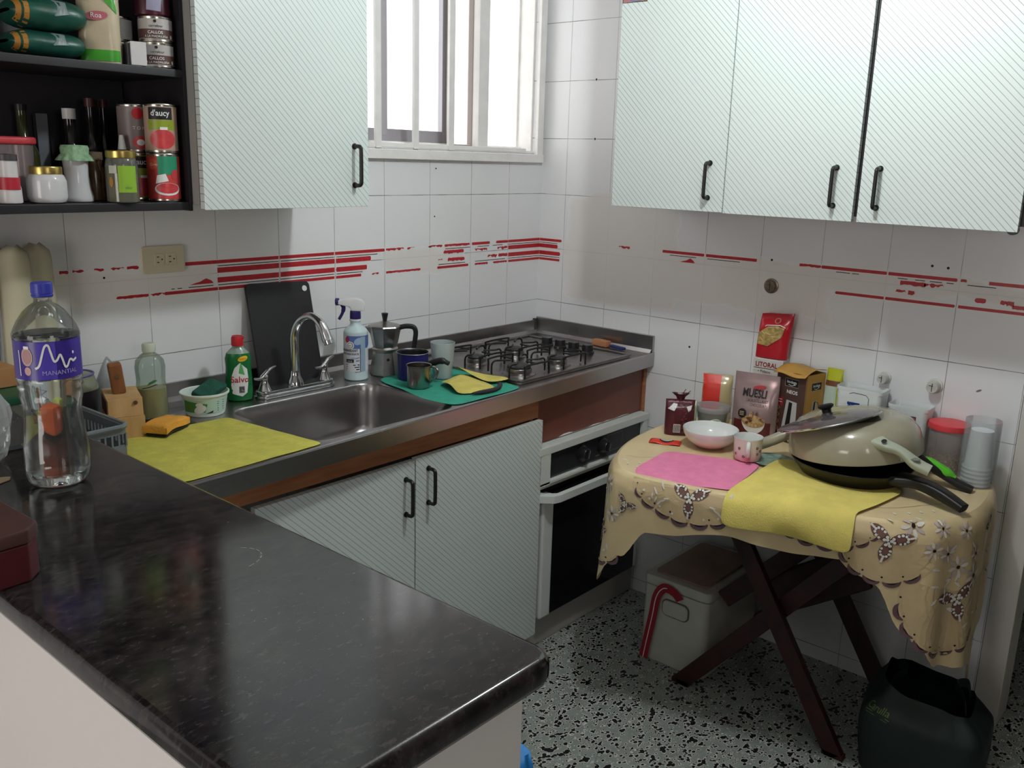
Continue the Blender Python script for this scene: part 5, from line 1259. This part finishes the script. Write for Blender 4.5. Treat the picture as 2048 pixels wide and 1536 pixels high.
t, w_, d_ = wtub('white_tub', 'white rectangular tub with small red label behind the upturned pan, right of the logo tub', -1.392, -1.507, .172, -.085)
mp = lambda u, v, l=1: Vector((u, -d_/2*(.87+.1*v/.16)-.0005*l, v)); g = G(); g.rect(mp, -.028, .128, .026, .146, INK, 1, n=1); g.rect(mp, -.026, .130, .024, .144, mat('label_brick', (176, 96, 84), .5), 2, n=1); g.build('label', t, flat=True)
# canister
t = thing('red_lid_canister', 'clear plastic canister with red lid and a little pasta, right of the white tubs', 'canister', (-.064, -1.562, ZS))
G().lathe([(.0, .001), (.048, 0), (.050, .004), (.051, .13), (.052, .134)], clear('canister_plastic', (248, 244, 244), (222, 212, 210), .30, .15), 40, cap1=False).build('body', t, angle=50)
G().lathe([(.055, .128), (.056, .131), (.055, .144), (.048, .146), (.0, .146)], mat('coral_red_lid', (218, 66, 74), .4), 40, cap0=False).build('lid', t, angle=50)
rnd = random.Random(3); g = G(); PG = mat('dry_pasta', (176, 150, 104), .6, var=.3, vscale=200)
for k in range(170):
    a = rnd.random()*2*PI; r_ = .044*math.sqrt(rnd.random()); zc = .006+.045*rnd.random(); g.bar((r_*math.cos(a), r_*math.sin(a), zc), (r_*math.cos(a)+.006*rnd.uniform(-1, 1), r_*math.sin(a)+.006*rnd.uniform(-1, 1), zc+.005), .004, .004, PG)
o = g.build('pasta', t, flat=True); o['kind'] = 'stuff'
# cups in a sleeve
t = thing('cup_stack', 'stack of translucent white plastic cups upside down in a clear sleeve at the table end', 'cups', (-.112, -1.658, ZS+.0002))
CUP = mat('cup_plastic', (232, 236, 238), .35)
for k in range(5): G().lathe([(.0385, .002+.0115*k), (.0380, .005+.0115*k), (.034, .010+.0115*k), (.0285, .108+.0115*k), (.0, .109+.0115*k)], CUP, 30, cap0=False).build('cup', t, angle=50)
G().lathe([(.046, .0), (.0465, .002), (.0455, .10), (.045, .183)], clear('sleeve_plastic', (244, 247, 248), (226, 231, 234), .22, .2), 36, cap0=False, cap1=False).build('sleeve', t, angle=50)

# pans
BKP = mat('black_nonstick', (22, 20, 20), .4, var=.15); BGE = mat('beige_enamel', (166, 160, 140), .14, coat=.3, var=.03)
t = thing('frying_pan', 'black frying pan with long black handle at the bottom of the pan stack', 'pan', (-.300, -1.385, ZS+.0055))
PB = [(.0, .0), (.126, 0), (.132, .003), (.160, .042), (.162, .044), (.159, .045), (.130, .006), (0, .003)]
G().lathe(PB, BKP, 48).build('body', t, angle=50)
g = G(); hp = catmull([(-.040, -.140, .032), (-.055, -.20, .038), (-.070, -.255, .030), (-.088, -.318, .012)], 6)
g.sweep(hp, [.085, .048, .042, .036], [.030, .028, .030, .022], BKP)
g.build('handle', t, angle=60)
t = thing('frying_pan', 'black frying pan with green and black handle in the stack near the canister', 'pan', (-.235, -1.388, ZS+.0535), rot=(.02, .03, 0))
PB2 = [(.0, .0), (.085, 0), (.092, .003), (.118, .034), (.120, .036), (.117, .036), (.090, .006), (0, .003)]
G().lathe(PB2, BKP, 48).build('body', t, angle=50)
g = G(); hp = catmull([(.005, -.112, .024), (.015, -.150, .020), (.030, -.185, .0), (.040, -.215, -.018)], 6)
g.sweep(hp+[Vector((.043, -.250, -.032)), Vector((.045, -.285, -.041))], [.026, .028, .034, .030], [.018, .022, .026, .020], BKP); h_ = g.build('handle', t, angle=60)
g = G(); g.sweep(catmull([(.018, -.150, .026), (.030, -.180, .012), (.040, -.215, -.006), (.044, -.240, -.018)], 5), [.010, .031, .035, .016], [.008, .020, .022, .008], mat('handle_green', (98, 206, 50), .4)); g.build('green_grip', h_, angle=60)
# upturned beige pan
vdir = Vector((-2.487, -.848, 0)).normalized(); ax = Vector((vdir.x, vdir.y, 0))
Q = Matrix.Rotation(.13, 3, ax) @ Matrix.Rotation(.0, 3, 'X')
t = thing('deep_pan', 'large glossy beige deep pan turned upside down on the black frying pans', 'pan', (-.268, -1.378, ZS+.072))
t.rotation_euler = Q.to_euler()
DP = [(.176, .0), (.178, .002), (.176, .030), (.168, .058), (.150, .082), (.128, .094), (.10, .098), (.098, .096), (0, .096)]
DPI = [(.0, .090), (.120, .088), (.145, .076), (.162, .052), (.171, .028), (.173, .001), (.176, 0)]
g = G(); g.lathe(DP, BGE, 64, cap0=False); g.lathe(DPI, BKP, 64, cap0=False, cap1=False); g.build('body', t, angle=50)
g = G(); hp = catmull([(-.112, -.100, .060), (-.122, -.128, .054), (-.118, -.165, .040), (-.112, -.200, .010), (-.108, -.232, -.006)], 7)
HB = mat('handle_pale_sage', (176, 182, 164), .3)
g.sweep(hp, [.050, .034, .026, .034, .032], [.026, .024, .018, .022, .020], HB, up=(-.45, -.3, 1))
h_ = g.build('handle', t, angle=60)
g = G(); g.lathe([(.007, 0), (.006, .001), (0, .0012)], INK, 16); g.build('rivet_hole', h_, loc=(-.134, -.128, .069), rot=(0, -.5, 0))
g = G(); g.lathe([(.013, 0), (.012, .0012), (0, .0014)], mat('thumb_inset', (120, 124, 114), .5), 20, sy=1.0, sx=.6); g.build('thumb_rest', h_, loc=(-.120, -.200, .024), rot=(.1, -.2, .1))
g = G(); g.tube(catmull([(.02, .165, .025), (-.0, .195, .022), (-.03, .235, .006), (-.045, .262, -.004)], 6), .0165, BGE, 16); g.build('side_handle', t)
# lid
t = thing('pan_lid', 'flat grey glass pan lid with black knob lying tilted on the upturned pan', 'lid', (-.322, -1.318, ZS+.147))
Q2 = Matrix.Rotation(.27, 3, ax) @ Matrix.Rotation(-.13, 3, Vector((.655, -.755, 0)).normalized()); t.rotation_euler = Q2.to_euler()
g = G(); g.lathe([(.136, 0), (.139, .002), (.139, .005), (.136, .006), (.10, .014), (.05, .020), (.0, .022)], mat('smoked_glass_lid', (92, 86, 88), .12, var=.12, vscale=12), 64, cap0=False); g.lathe([(0, .018), (.05, .016), (.10, .010), (.136, 0)], mat('lid_under', (60, 56, 58), .3), 64, cap0=False, cap1=False); g.build('glass', t, angle=50)
G().tube([(.1375*math.cos(a*PI/28), .1375*math.sin(a*PI/28), .0035) for a in range(56)], .0032, CHROME, 8, closed=True).build('rim', t)
g = G(); g.lathe([(.016, .021), (.012, .026), (.013, .036), (.021, .042), (.022, .047), (.018, .050), (0, .051)], BLK, 28); g.build('knob', t, angle=40)
# teal patterned dish under the pans
t = G(); t.lathe([(0, .001), (.045, 0), (.062, .006), (.064, .008), (.045, .003), (0, .002)], mat('teal_pattern_dish', (90, 130, 120), .3, col2=(160, 176, 160), vscale=60), 32)
o = t.build('small_dish', None, angle=50, loc=(-.345, -1.178, ZS)); tag(o, 'small teal patterned dish partly under the pan stack beside the mug', 'dish')

# valve rosettes on the wall
def ros(y, z, r, L, lab, m1, m2):
    t = thing('valve_cap', lab, 'valve', (-.0005, y, z), rot=(0, -PI/2, 0), group='valve caps on the right wall')
    g = G(); g.lathe([(r, 0), (r, .003), (r*.8, .005)], m1, 32); g.lathe([(r*.78, .004), (r*.78, L-.003), (r*.7, L), (0, L)], m1, 32); g.build('body', t, angle=40)
    g = G(); g.box((0, 0, L+.0006), (r*1.1, .0016, .001), m2); g.box((r*.2, r*.15, L+.0006), (.0016, r*.5, .001), m2); g.build('slot', t, flat=True)
ros(-.962, 1.212, .024, .012, 'tarnished round brass valve cap on the wall above the pasta bag', mat('tarnished_brass', (128, 116, 100), .35, .8, var=.3, vscale=60), INK)
ros(-1.349, .979, .019, .030, 'pale valve cap on the wall above the white logo tub', mat('pale_valve', (204, 204, 196), .35, .1, var=.1, vscale=50), INK)
ros(-1.492, .98, .022, .030, 'pale valve cap on the wall above the red-lidded canister', mat('pale_valve'), INK)

# under the table
t = thing('cool_box', 'white cool box with brown lid and red strap under the table', 'cool box', (-.205, -.918, 0))
CBW = mat('coolbox_white', (190, 188, 178), .45, var=.04); CBL = mat('coolbox_lid', (150, 122, 108), .5, var=.08)
g = G(); g.prism(rrect(.36, .236, .02, 4), 0, .262, CBW, bev=.006); g.build('body', t, angle=40)
g = G(); g.prism(rrect(.366, .242, .022, 4), .264, .298, CBW, bev=.006); g.prism(rrect(.31, .19, .02, 4), .296, .305, CBL, bev=.002); g.build('lid', t, angle=40)
g = G(); g.prism(rrect(.098, .058, .019, 4, -.005, .205), .179, .1825, mat('groove_grey', (96, 92, 88), .7), axis='x'); g.prism(rrect(.090, .050, .016, 4, -.005, .205), .180, .187, CBW, axis='x', bev=.002); 
g.v = [(-v[0]-.0, v[1], v[2]) for v in g.v]; g.build('handle_plate', t, angle=40)
g = G(); RB_ = mat('strap_red', (150, 24, 40), .7); pts = catmull([(-.184, -.02, .245), (-.190, .0, .268), (-.192, .035, .272), (-.192, .060, .235), (-.190, .072, .16), (-.190, .088, .06), (-.192, .095, .006)], 6)
g.sweep(pts, .030, .003, RB_, up=(1, 0, 0))
g.sweep([p+Vector((-.0016, 0, 0)) for p in pts[10:]], .003, .0012, PWHT, up=(1, 0, 0))
g.build('strap', t, flat=True)
# green bag
GB = mat('dark_green_bag', (5, 24, 22), .6, bump=.4, bscale=18, var=.2, vscale=14)
t = thing('shopping_bag', 'dark green reusable shopping bag on the floor under the table end', 'bag', (-.345, -1.68, 0), 0.15)
g = G()
def bagf(u, v):
    a = u*2*PI; c, s = math.cos(a), math.sin(a); ex = abs(c)**.5*(1 if c > 0 else -1); ey = abs(s)**.5*(1 if s > 0 else -1)
    k = 1+.10*math.sin(v*PI)-.25*smooth01((v-.7)/.3); w = noise.noise((c*2, s*2, v*3))*.05
    return (ex*.125*(k+w), ey*.145*(k+w), (.244*v*(1+.10*s*v+w)))
g.grid(bagf, 40, 22, GB, closed=True); g.add([bagf(i/40, 0) for i in range(40)], [tuple(range(40))[::-1]], GB); g.build('body', t, angle=80)
mp = lambda u, v, l=1: (lambda p: Vector((p[0]-.0012*l, p[1], p[2])))(bagf((.5+u/.62) % 1, v/.262))
g = G(); LG = mat('bag_lettering', (84, 104, 50), .5); g.text(mp, 'Carulla', -.055, .200, .024, LG, 2, wide=.9)
g.stroke(mp, [(-.085, .193), (-.022, .193)], .002, LG, 2); g.stroke(mp, [(-.082, .187), (-.025, .187)], .0015, LG, 2); g.build('lettering', t, flat=True)
for sy in (-1, 1):
    g = G(); pts = catmull([(-.05, sy*.095, .222), (-.04, sy*.085, .262), (0, sy*.06, .272), (.04, sy*.085, .262), (.05, sy*.095, .222)], 6)
    g.sweep(pts, .024, .002, GB, up=(0, 1, 0))
    g.build('handle', t, angle=80)
# blue plastic bag beside the half wall
BB = mat('blue_plastic_film', (40, 120, 190), .25, var=.2, vscale=12, bump=.7, bscale=14)
g = G()
def bb(u, v):
    a = u*2*PI; r = lerp(.165, .03, v)*(1+.10*math.sin(5*a+v*6)*v+.15*noise.noise((math.cos(a)*2, math.sin(a)*2, v*3)))
    return (r*math.cos(a), r*math.sin(a), .70*v)
g.grid(bb, 36, 24, BB, closed=True); g.add([bb(i/36, 1) for i in range(36)], [tuple(range(36))], BB)
o = g.build('plastic_bag', None, angle=80, loc=(-1.805, -1.44, 0)); tag(o, 'tall blue plastic bag on the floor beside the white half wall', 'bag')
# ------------------------------------------------------------------ jars, cans and bottles on the open shelves
S1 = 1.4656; S2 = 1.7526
def lab(t, mp, fn): g = G(); fn(g, mp); return g.build('label', t, angle=180)
def can(name, label, x, y, z, r, h, wrap, fn, group=None, rz=0):
    t = thing(name, label, 'can', (x, y, z), facing(x, y, rz), group=group)
    g = G(); g.lathe([(.0, .003), (r*.93, .003), (r*.97, 0), (r, .0015), (r, .004), (r*.985, .006), (r*.985, h-.006), (r, h-.004), (r, h-.0015), (r*.97, h), (r*.93, h-.003), (0, h-.003)], TIN, 36); g.build('tin', t, angle=35)
    mp = cyl(r*.987, 0); g = G(); g.rect(mp, -PI*r*.98, .006, PI*r*.98, h-.006, wrap, 1, n=40, k=1); fn(g, mp); g.build('label', t, angle=180)
    return t
TG = mat('can_tan', (178, 150, 132), .35); LIM = mat('can_lime', (140, 156, 40), .4); TOM = mat('tomato_red', (198, 66, 70), .35, var=.1, vscale=60)
def daucy(g, mp):
    g.rect(mp, -.026, .072, .026, .098, INK, 2, n=8); g.text(mp, "d'aucy", .0, .080, .0175, PWHT, 3, bold=.015, wide=.9); g.stroke(mp, [(-.026, .072), (.026, .072), (.026, .098), (-.026, .098), (-.026, .072)], .0009, TG, 4)
    g.rect(mp, -.028, .050, .032, .071, LIM, 2, n=8); g.stroke(mp, [(-.02, .062), (.018, .060)], .0022, mat('can_olive', (90, 100, 40), .4), 3)
    g.ell(mp, .003, .030, .028, .021, TOM, 3, n=20, rings=3); g.rect(mp, -.002, .050, .014, .056, PWHT, 4, n=2)
def tomcan(g, mp):
    g.rect(mp, -.012, .060, .034, .100, mat('can_green', (44, 140, 106), .4), 2, n=8); g.ell(mp, -.022, .082, .011, .012, mat('can_orange', (214, 96, 66), .4), 3); g.text(mp, 'Cirio', -.020, .079, .008, PWHT, 5)
    g.poly(mp, [(-.018, .04), (-.014, .058), (.004, .062), (.01, .046)], PWHT, 3)
    g.ell(mp, .008, .028, .029, .014, PWHT, 3, n=20, rings=3); g.ell(mp, .008, .030, .025, .0115, TOM, 4, n=20, rings=3); g.ell(mp, .026, .060, .010, .011, TOM, 3); g.rect(mp, -.03, .007, .034, .016, TOM, 2, n=8)
can('tomato_can', 'green and red tomato can at the bottom of the front stack, lower shelf', -1.658, -.243, S1, .0350, .106, mat('can_red_wrap', (196, 70, 66), .4), tomcan)
can('tomato_can', "lime and tan tomato can with black panel on top of the front stack", -1.658, -.243, S1+.1064, .0350, .106, TG, daucy)
can('tomato_can', 'lime labelled can half hidden behind the front stack, bottom one', -1.678, -.160, S1, .0350, .106, LIM, daucy, rz=.25)
can('tomato_can', 'grey and red tomato can half hidden behind the front stack, top one', -1.678, -.160, S1+.1064, .0350, .106, mat('can_grey_wrap', (130, 118, 116), .4), lambda g, mp: (g.ell(mp, .0, .085, .012, .013, RED, 2), g.text(mp, 'T O M', .002, .050, .010, PWHT, 3), g.ell(mp, .004, .022, .018, .014, TOM, 2), g.ell(mp, .004, .022, .009, .007, PWHT, 3)), rz=.25)
DBR = mat('can_dark_brown', (84, 58, 54), .4); LGR = mat('can_light_grey', (176, 170, 168), .4)
def callos(g, mp):
    g.rect(mp, -.10, .007, .10, .026, DBR, 2, n=30); g.text(mp, 'CALLOS', .0, .0165, .0085, PWHT, 3, bold=.01); g.text(mp, 'A LA MADRILEÑA', .002, .009, .0062, PWHT, 3); g.text(mp, 'carrefour', .002, .030, .0075, INK, 3); g.ell(mp, .0, .042, .0032, .0032, INK, 3, n=12); g.ell(mp, .036, .012, .003, .004, PWHT, 3)
for i, (x, y) in enumerate(((-1.657, -.243), (-1.700, -.195))):
    for k in range(2):
        if i == 0: can('stew_can', ('lower' if k == 0 else 'upper')+' can of the grey and dark brown stack beside the white cabinet', x, y, S2+k*.0532, .0355, .053, LGR, callos)
        elif k == 1: can('stew_can', 'dark grey can behind the small white box on the middle shelf, upper one', x-.005, y+.03, S2+k*.0532, .033, .053, mat('can_dull', (104, 98, 98), .4), lambda g, mp: [g.rect(mp, -.005, .008+.006*q, .008, .011+.006*q, LGR, 2, n=2) for q in range(6)])
        else: can('stew_can', 'dark grey can behind the small white box on the middle shelf, lower one', x-.005, y+.03, S2, .033, .053, mat('can_dull'), lambda g, mp: g.rect(mp, -.01, .01, .01, .04, LGR, 2, n=2))
# maroon bottle on the stew cans
t = thing('maroon_bottle', 'dark maroon pack with a grey label standing on top of the stew cans', 'bottle', (-1.659, -.238, S2+.1068), facing(-1.678, -.24))
G().lathe([(.034, 0), (.038, .005), (.036, .08), (.02, .14), (.014, .18)], mat('maroon_plastic', (70, 26, 40), .25, var=.2), 30, sy=.7).build('body', t, angle=60)
lab(t, cyl(.0375, 0, sy=.7), lambda g, mp: (g.poly(mp, [(-.012, .012), (.018, .010), (.022, .05), (-.008, .06)], mat('label_lavender', (150, 148, 172), .4), 1)))
# white small box
t = G(); t.box((0, 0, .024), (.032, .045, .048), mat('small_box_white', (198, 196, 196), .5), bev=.001); t.box((-.0195, .002, .022), (.006, .041, .043), mat('small_box_side', (52, 50, 54), .5)); o = t.build('small_box', None, loc=(-1.714, -.262, S2), rot=(0, 0, -.25)); tag(o, 'small white box with dark side at the edge of the middle shelf', 'box')
# rice bag and coffee packs
t, mp = pack('rice_bag', 'clear and green rice bag with pink logo on the middle shelf', 'bag', -1.778, -.235, .082, .055, .20, mat('rice_film', (190, 176, 150), .25, var=.06), facing(-1.778, -.235), 0, .15, z=S2, seed=21)
lab(t, mp, lambda g, mp: (g.rect(mp, -.038, .004, .038, .026, mat('bag_green', (70, 156, 52), .3), 1, n=10, k=3), g.poly(mp, [(-.004, .14), (.036, .098), (.038, .19), (-.004, .19)], mat('bag_green'), 1), g.ell(mp, -.004, .092, .022, .009, mat('logo_rose', (180, 96, 110), .4), 2, rot=.1), g.text(mp, 'Roa', -.004, .088, .014, PWHT, 3), g.rect(mp, -.034, .12, -.012, .19, mat('bag_pale', (180, 196, 160), .3), 1, n=4, k=4)))
TL = mat('dark_teal_pack', (26, 74, 62), .35, var=.2, vscale=30, bump=.4, bscale=30); OR = mat('pack_amber', (170, 118, 50), .4)
def lying(x, y, z, w, d, h, lab_, seed):
    t = thing('coffee_pack', lab_, 'pack', (x, y, z), 0, group='dark teal packs lying on the middle shelf'); g = G()
    def f(u, v):
        a = u*2*PI; c, s = math.cos(a), math.sin(a); k = math.sqrt(max(0, 1-(2*v-1)**4)); ex = abs(c)**.7*(1 if c > 0 else -1)
        return ((v-.5)*w, ex*d/2*(.6+.4*k), h/2+s*h/2*(.12+.88*k)+.002*noise.noise((c, s, v*5+seed)))
    g.grid(lambda u, v: f(u, v), 24, 20, TL, closed=True); g.build('pouch', t, angle=80)
    g = G(); mp = lambda u, v, l=1: Vector(f(((-.5+(.5-(v/h))*.55)) % 1, u/w+.5))+Vector((0, -.001*l, 0))
    g.rect(mp, -w*.46, h*.15, -w*.40, h*.85, OR, 1, n=2, k=6); g.rect(mp, -w*.37, h*.08, -w*.31, h*.92, OR, 1, n=2, k=6); g.poly(mp, [(.0, h*.45), (.03, h*.5), (.028, h*.75), (.004, h*.8)], mat('pack_greyprint', (120, 134, 134), .4), 2); g.build('label', t, angle=180)
lying(-1.892, -.22, S2, .150, .11, .052, 'lower of two dark teal packs with amber stripes lying on the middle shelf', 1)
lying(-1.885, -.22, S2+.0525, .150, .11, .062, 'upper of two dark teal packs with amber stripes lying on the middle shelf', 2)
# lower shelf jars
t = thing('glass_jar', 'squat glass jar of white powder with gold lid on the lower shelf', 'jar', (-1.915, -.238, S1), facing(-1.915, -.238))
G().lathe([(.030, 0), (.035, .003), (.0385, .012), (.0385, .045), (.034, .056), (.029, .060)], mat('powder_white', (204, 204, 206), .12), 36).build('jar', t, angle=60)
G().lathe([(.031, .058), (.0315, .060), (.0315, .072), (.030, .074), (0, .074)], GOLD, 36).build('lid', t, angle=40)
t = thing('tall_jar', 'tall waisted glass jar of white powder under a green cloth cover', 'jar', (-1.842, -.215, S1), facing(-1.842, -.215))
G().lathe([(.027, 0), (.031, .002), (.0315, .010), (.027, .028), (.0245, .055), (.0255, .085), (.0275, .098)], mat('powder_white'), 36).build('jar', t, angle=60)
GC = mat('green_print_cloth', (112, 150, 116), .8, col2=(150, 180, 146), vscale=120)
G().lathe([(.037, .086), (.036, .089), (.030, .098), (.0275, .100), (.0285, .112), (.026, .118), (0, .119)], GC, 60, cap0=False, fn=lambda a, z: 1+(.07*math.sin(11*a) if z < .097 else .01*math.sin(11*a))).build('cloth_cover', t, angle=80)
t = thing('honey_jar', 'glass jar with gold lid and lime green label holding olive liquid on the lower shelf', 'jar', (-1.765, -.262, S1), facing(-1.765, -.25))
JP = [(.031, 0), (.0335, .003), (.0335, .078), (.031, .090), (.028, .096)]
G().lathe(JP, clear('jar_glass', (224, 228, 220), (210, 214, 206), .15, .06), 40, cap1=False).build('jar', t, angle=60)
G().lathe([(.001, .003), (.031, .003), (.0315, .076), (.001, .076)], clear('olive_liquid', (120, 104, 30), (110, 96, 24), .75, .1), 36).build('contents', t, angle=50)
G().lathe([(.030, .094), (.0308, .096), (.0308, .108), (.029, .110), (0, .110)], GOLD, 40).build('lid', t, angle=40)
lab(t, cyl(.0337, 0), lambda g, mp: (g.rect(mp, -.008, .022, .032, .078, mat('label_lime', (136, 176, 52), .4), 1, n=10), g.rect(mp, -.028, .062, -.010, .078, mat('label_code', (190, 190, 180), .5), 1, n=4), g.ell(mp, -.024, .044, .005, .011, mat('label_amber', (170, 120, 40), .5), 1), g.text(mp, 'oliva', .012, .03, .008, mat('label_green', (70, 140, 70), .45), 2)))
# red-lidded food box, partly out of frame
t = thing('food_box', 'clear food box with rounded red lid at the left end of the lower shelf', 'container', (-1.975, -.112, S1), .0)
G().prism(rrect(.15, .13, .03, 5), 0, .118, clear('food_box_plastic', (196, 184, 184), (168, 156, 158), .4, .15), bev=.003).build('box', t, angle=50)
G().prism(rrect(.132, .112, .03, 5), .003, .045, mat('oats', (128, 106, 88), .8, bump=.5, bscale=120), bev=.003).build('contents', t, angle=50)
G().prism(rrect(.162, .142, .034, 6), .116, .132, mat('rose_red_lid', (190, 60, 68), .45), bev=.005).build('lid', t, angle=50)
t = thing('spice_jar', 'small white and red jar cut off by the left edge on the lower shelf', 'jar', (-1.993, -.250, S1), facing(-1.993, -.25))
G().lathe([(.020, 0), (.023, .003), (.022, .030), (.018, .048), (.018, .085)], mat('spice_white', (208, 204, 204), .3), 28).build('body', t, angle=60)
G().lathe([(.019, .084), (.0195, .086), (.0195, .096), (0, .098)], mat('spice_cap', (70, 66, 68), .4), 28).build('cap', t)
lab(t, cyl(.0228, 0), lambda g, mp: g.rect(mp, -.024, .028, .024, .052, mat('label_crimson', (176, 36, 52), .4), 2, n=12))
# dark bottles behind
def dbot(x, y, r, h, neck, m, label, capm=None, caph=.02, name='dark_bottle'):
    t = thing(name, label, 'bottle', (x, y, S1)); g = G(); hb = h*.62
    g.lathe([(r*.9, 0), (r, .004), (r, hb*.8), (r*.8, hb*.95), (neck, hb*1.15), (neck, h)], m, 28); g.build('glass', t, angle=60)
    g = G(); g.lathe([(neck+.0015, h-.001), (neck+.002, h), (neck+.002, h+caph), (0, h+caph+.001)], capm or BLK, 24); g.build('cap', t, angle=40)
DG = mat('dark_glass', (28, 24, 24), .08); GG = mat('olive_glass', (56, 60, 34), .08)
dbot(-1.784, -.072, .030, .176, .0125, DG, 'black bottle with square white cap behind the cloth-covered jar', WHT, .022)
dbot(-1.737, -.075, .022, .205, .0095, DG, 'left one of two slim dark bottles with dark red caps', mat('dark_red_cap', (70, 30, 34), .4), .018)
dbot(-1.700, -.058, .020, .205, .0095, DG, 'right one of two slim dark bottles with dark red caps', mat('dark_red_cap'), .018)
dbot(-1.876, -.045, .030, .190, .0105, GG, 'slim olive green bottle with black cap behind the gold-lidded jar', BLK, .012)
t = G(); t.box((0, 0, .093), (.026, .018, .186), mat('grey_carton', (98, 102, 110), .5), bev=.002); o = t.build('narrow_box', None, loc=(-1.829, -.028, S1)); tag(o, 'narrow upright grey box between olive bottle and white-capped bottle', 'box')
t = thing('nozzle_bottle', 'small dark bottle with white cone nozzle left of the can stacks', 'bottle', (-1.722, -.185, S1)); G().lathe([(.019, 0), (.021, .003), (.021, .10), (.011, .112)], mat('brown_squeeze', (64, 48, 44), .3), 24).build('body', t, angle=60); G().lathe([(.0095, .111), (.0085, .118), (.0045, .143), (0, .144)], WHT, 20).build('nozzle', t, angle=40)
t = thing('brown_jar', 'dark amber jar with printed label in the shade behind the green-label jar', 'jar', (-1.790, -.185, S1)); G().lathe([(.020, 0), (.024, .003), (.025, .06), (.018, .078), (.018, .09)], mat('amber_jar', (84, 62, 46), .2, var=.3, vscale=60), 28).build('jar', t, angle=60); G().lathe([(.0195, .088), (.020, .09), (.020, .105), (0, .106)], mat('amber_lid', (100, 84, 66), .4), 28).build('lid', t)
# ------------------------------------------------------------------ light, sky, camera
sc = bpy.context.scene
w = bpy.data.worlds.new('sky'); sc.world = w; w.use_nodes = True
bg = w.node_tree.nodes['Background']; bg.inputs[0].default_value = (1, 1, 1, 1); bg.inputs[1].default_value = 2.2
def light(name, kind, loc, power, col, size=.1, size_y=None, rot=None):
    l = bpy.data.lights.new(name, kind); l.energy = power; l.color = col
    if kind == 'AREA':
        l.size = size; l.shape = 'RECTANGLE' if size_y else 'SQUARE'
        if size_y: l.size_y = size_y
    else: l.shadow_soft_size = size
    o = bpy.data.objects.new(name, l); COL.objects.link(o); o.location = loc
    if rot: o.rotation_euler = rot
    return o
light('ceiling_bulb', 'POINT', (-1.05, -1.33, 2.30), 32, (.925, .99, 1.0), .055)
light('half_wall_fill', 'AREA', (-4.85, -1.5, 1.15), 36, (1, .94, .90), 1.8, 1.1, rot=(0, -PI/2, 0))  # unseen area light added low on the dining side to brighten the half wall
light('bar_end_fill', 'AREA', (-2.30, -3.05, 1.75), 5.5, (1, .95, .93), .5, .5, rot=(PI/2-.2, 0, .40))  # unseen fill added for the bar end, turned away from the table
pt = light('window_portal', 'AREA', ((WX0+WX1)/2, .13, (WZ0+WZ1)/2), 1, (1, 1, 1), WX1-WX0, WZ1-WZ0, rot=(-PI/2, 0, 0))
pt.data.cycles.is_portal = True
cam = bpy.data.cameras.new('camera'); cam.sensor_width = 36; cam.lens = 36*1816.0855/2048; cam.clip_start = .02
co = bpy.data.objects.new('camera', cam); COL.objects.link(co)
R_ = Vector((.65544478, -.75471882, .02813604)); U_ = Vector((.16270174, .17748374, .9705811)); F_ = Vector((.73750951, .63158454, -.23912486))
M = Matrix((R_, U_, -F_)).transposed().to_4x4(); M.translation = Vector(CAM); co.matrix_world = M
sc.camera = co
vs_ = sc.view_settings; vs_.view_transform = 'Standard'; vs_.look = 'None'; vs_.gamma = 1; vs_.exposure = 0; vs_.use_curve_mapping = False
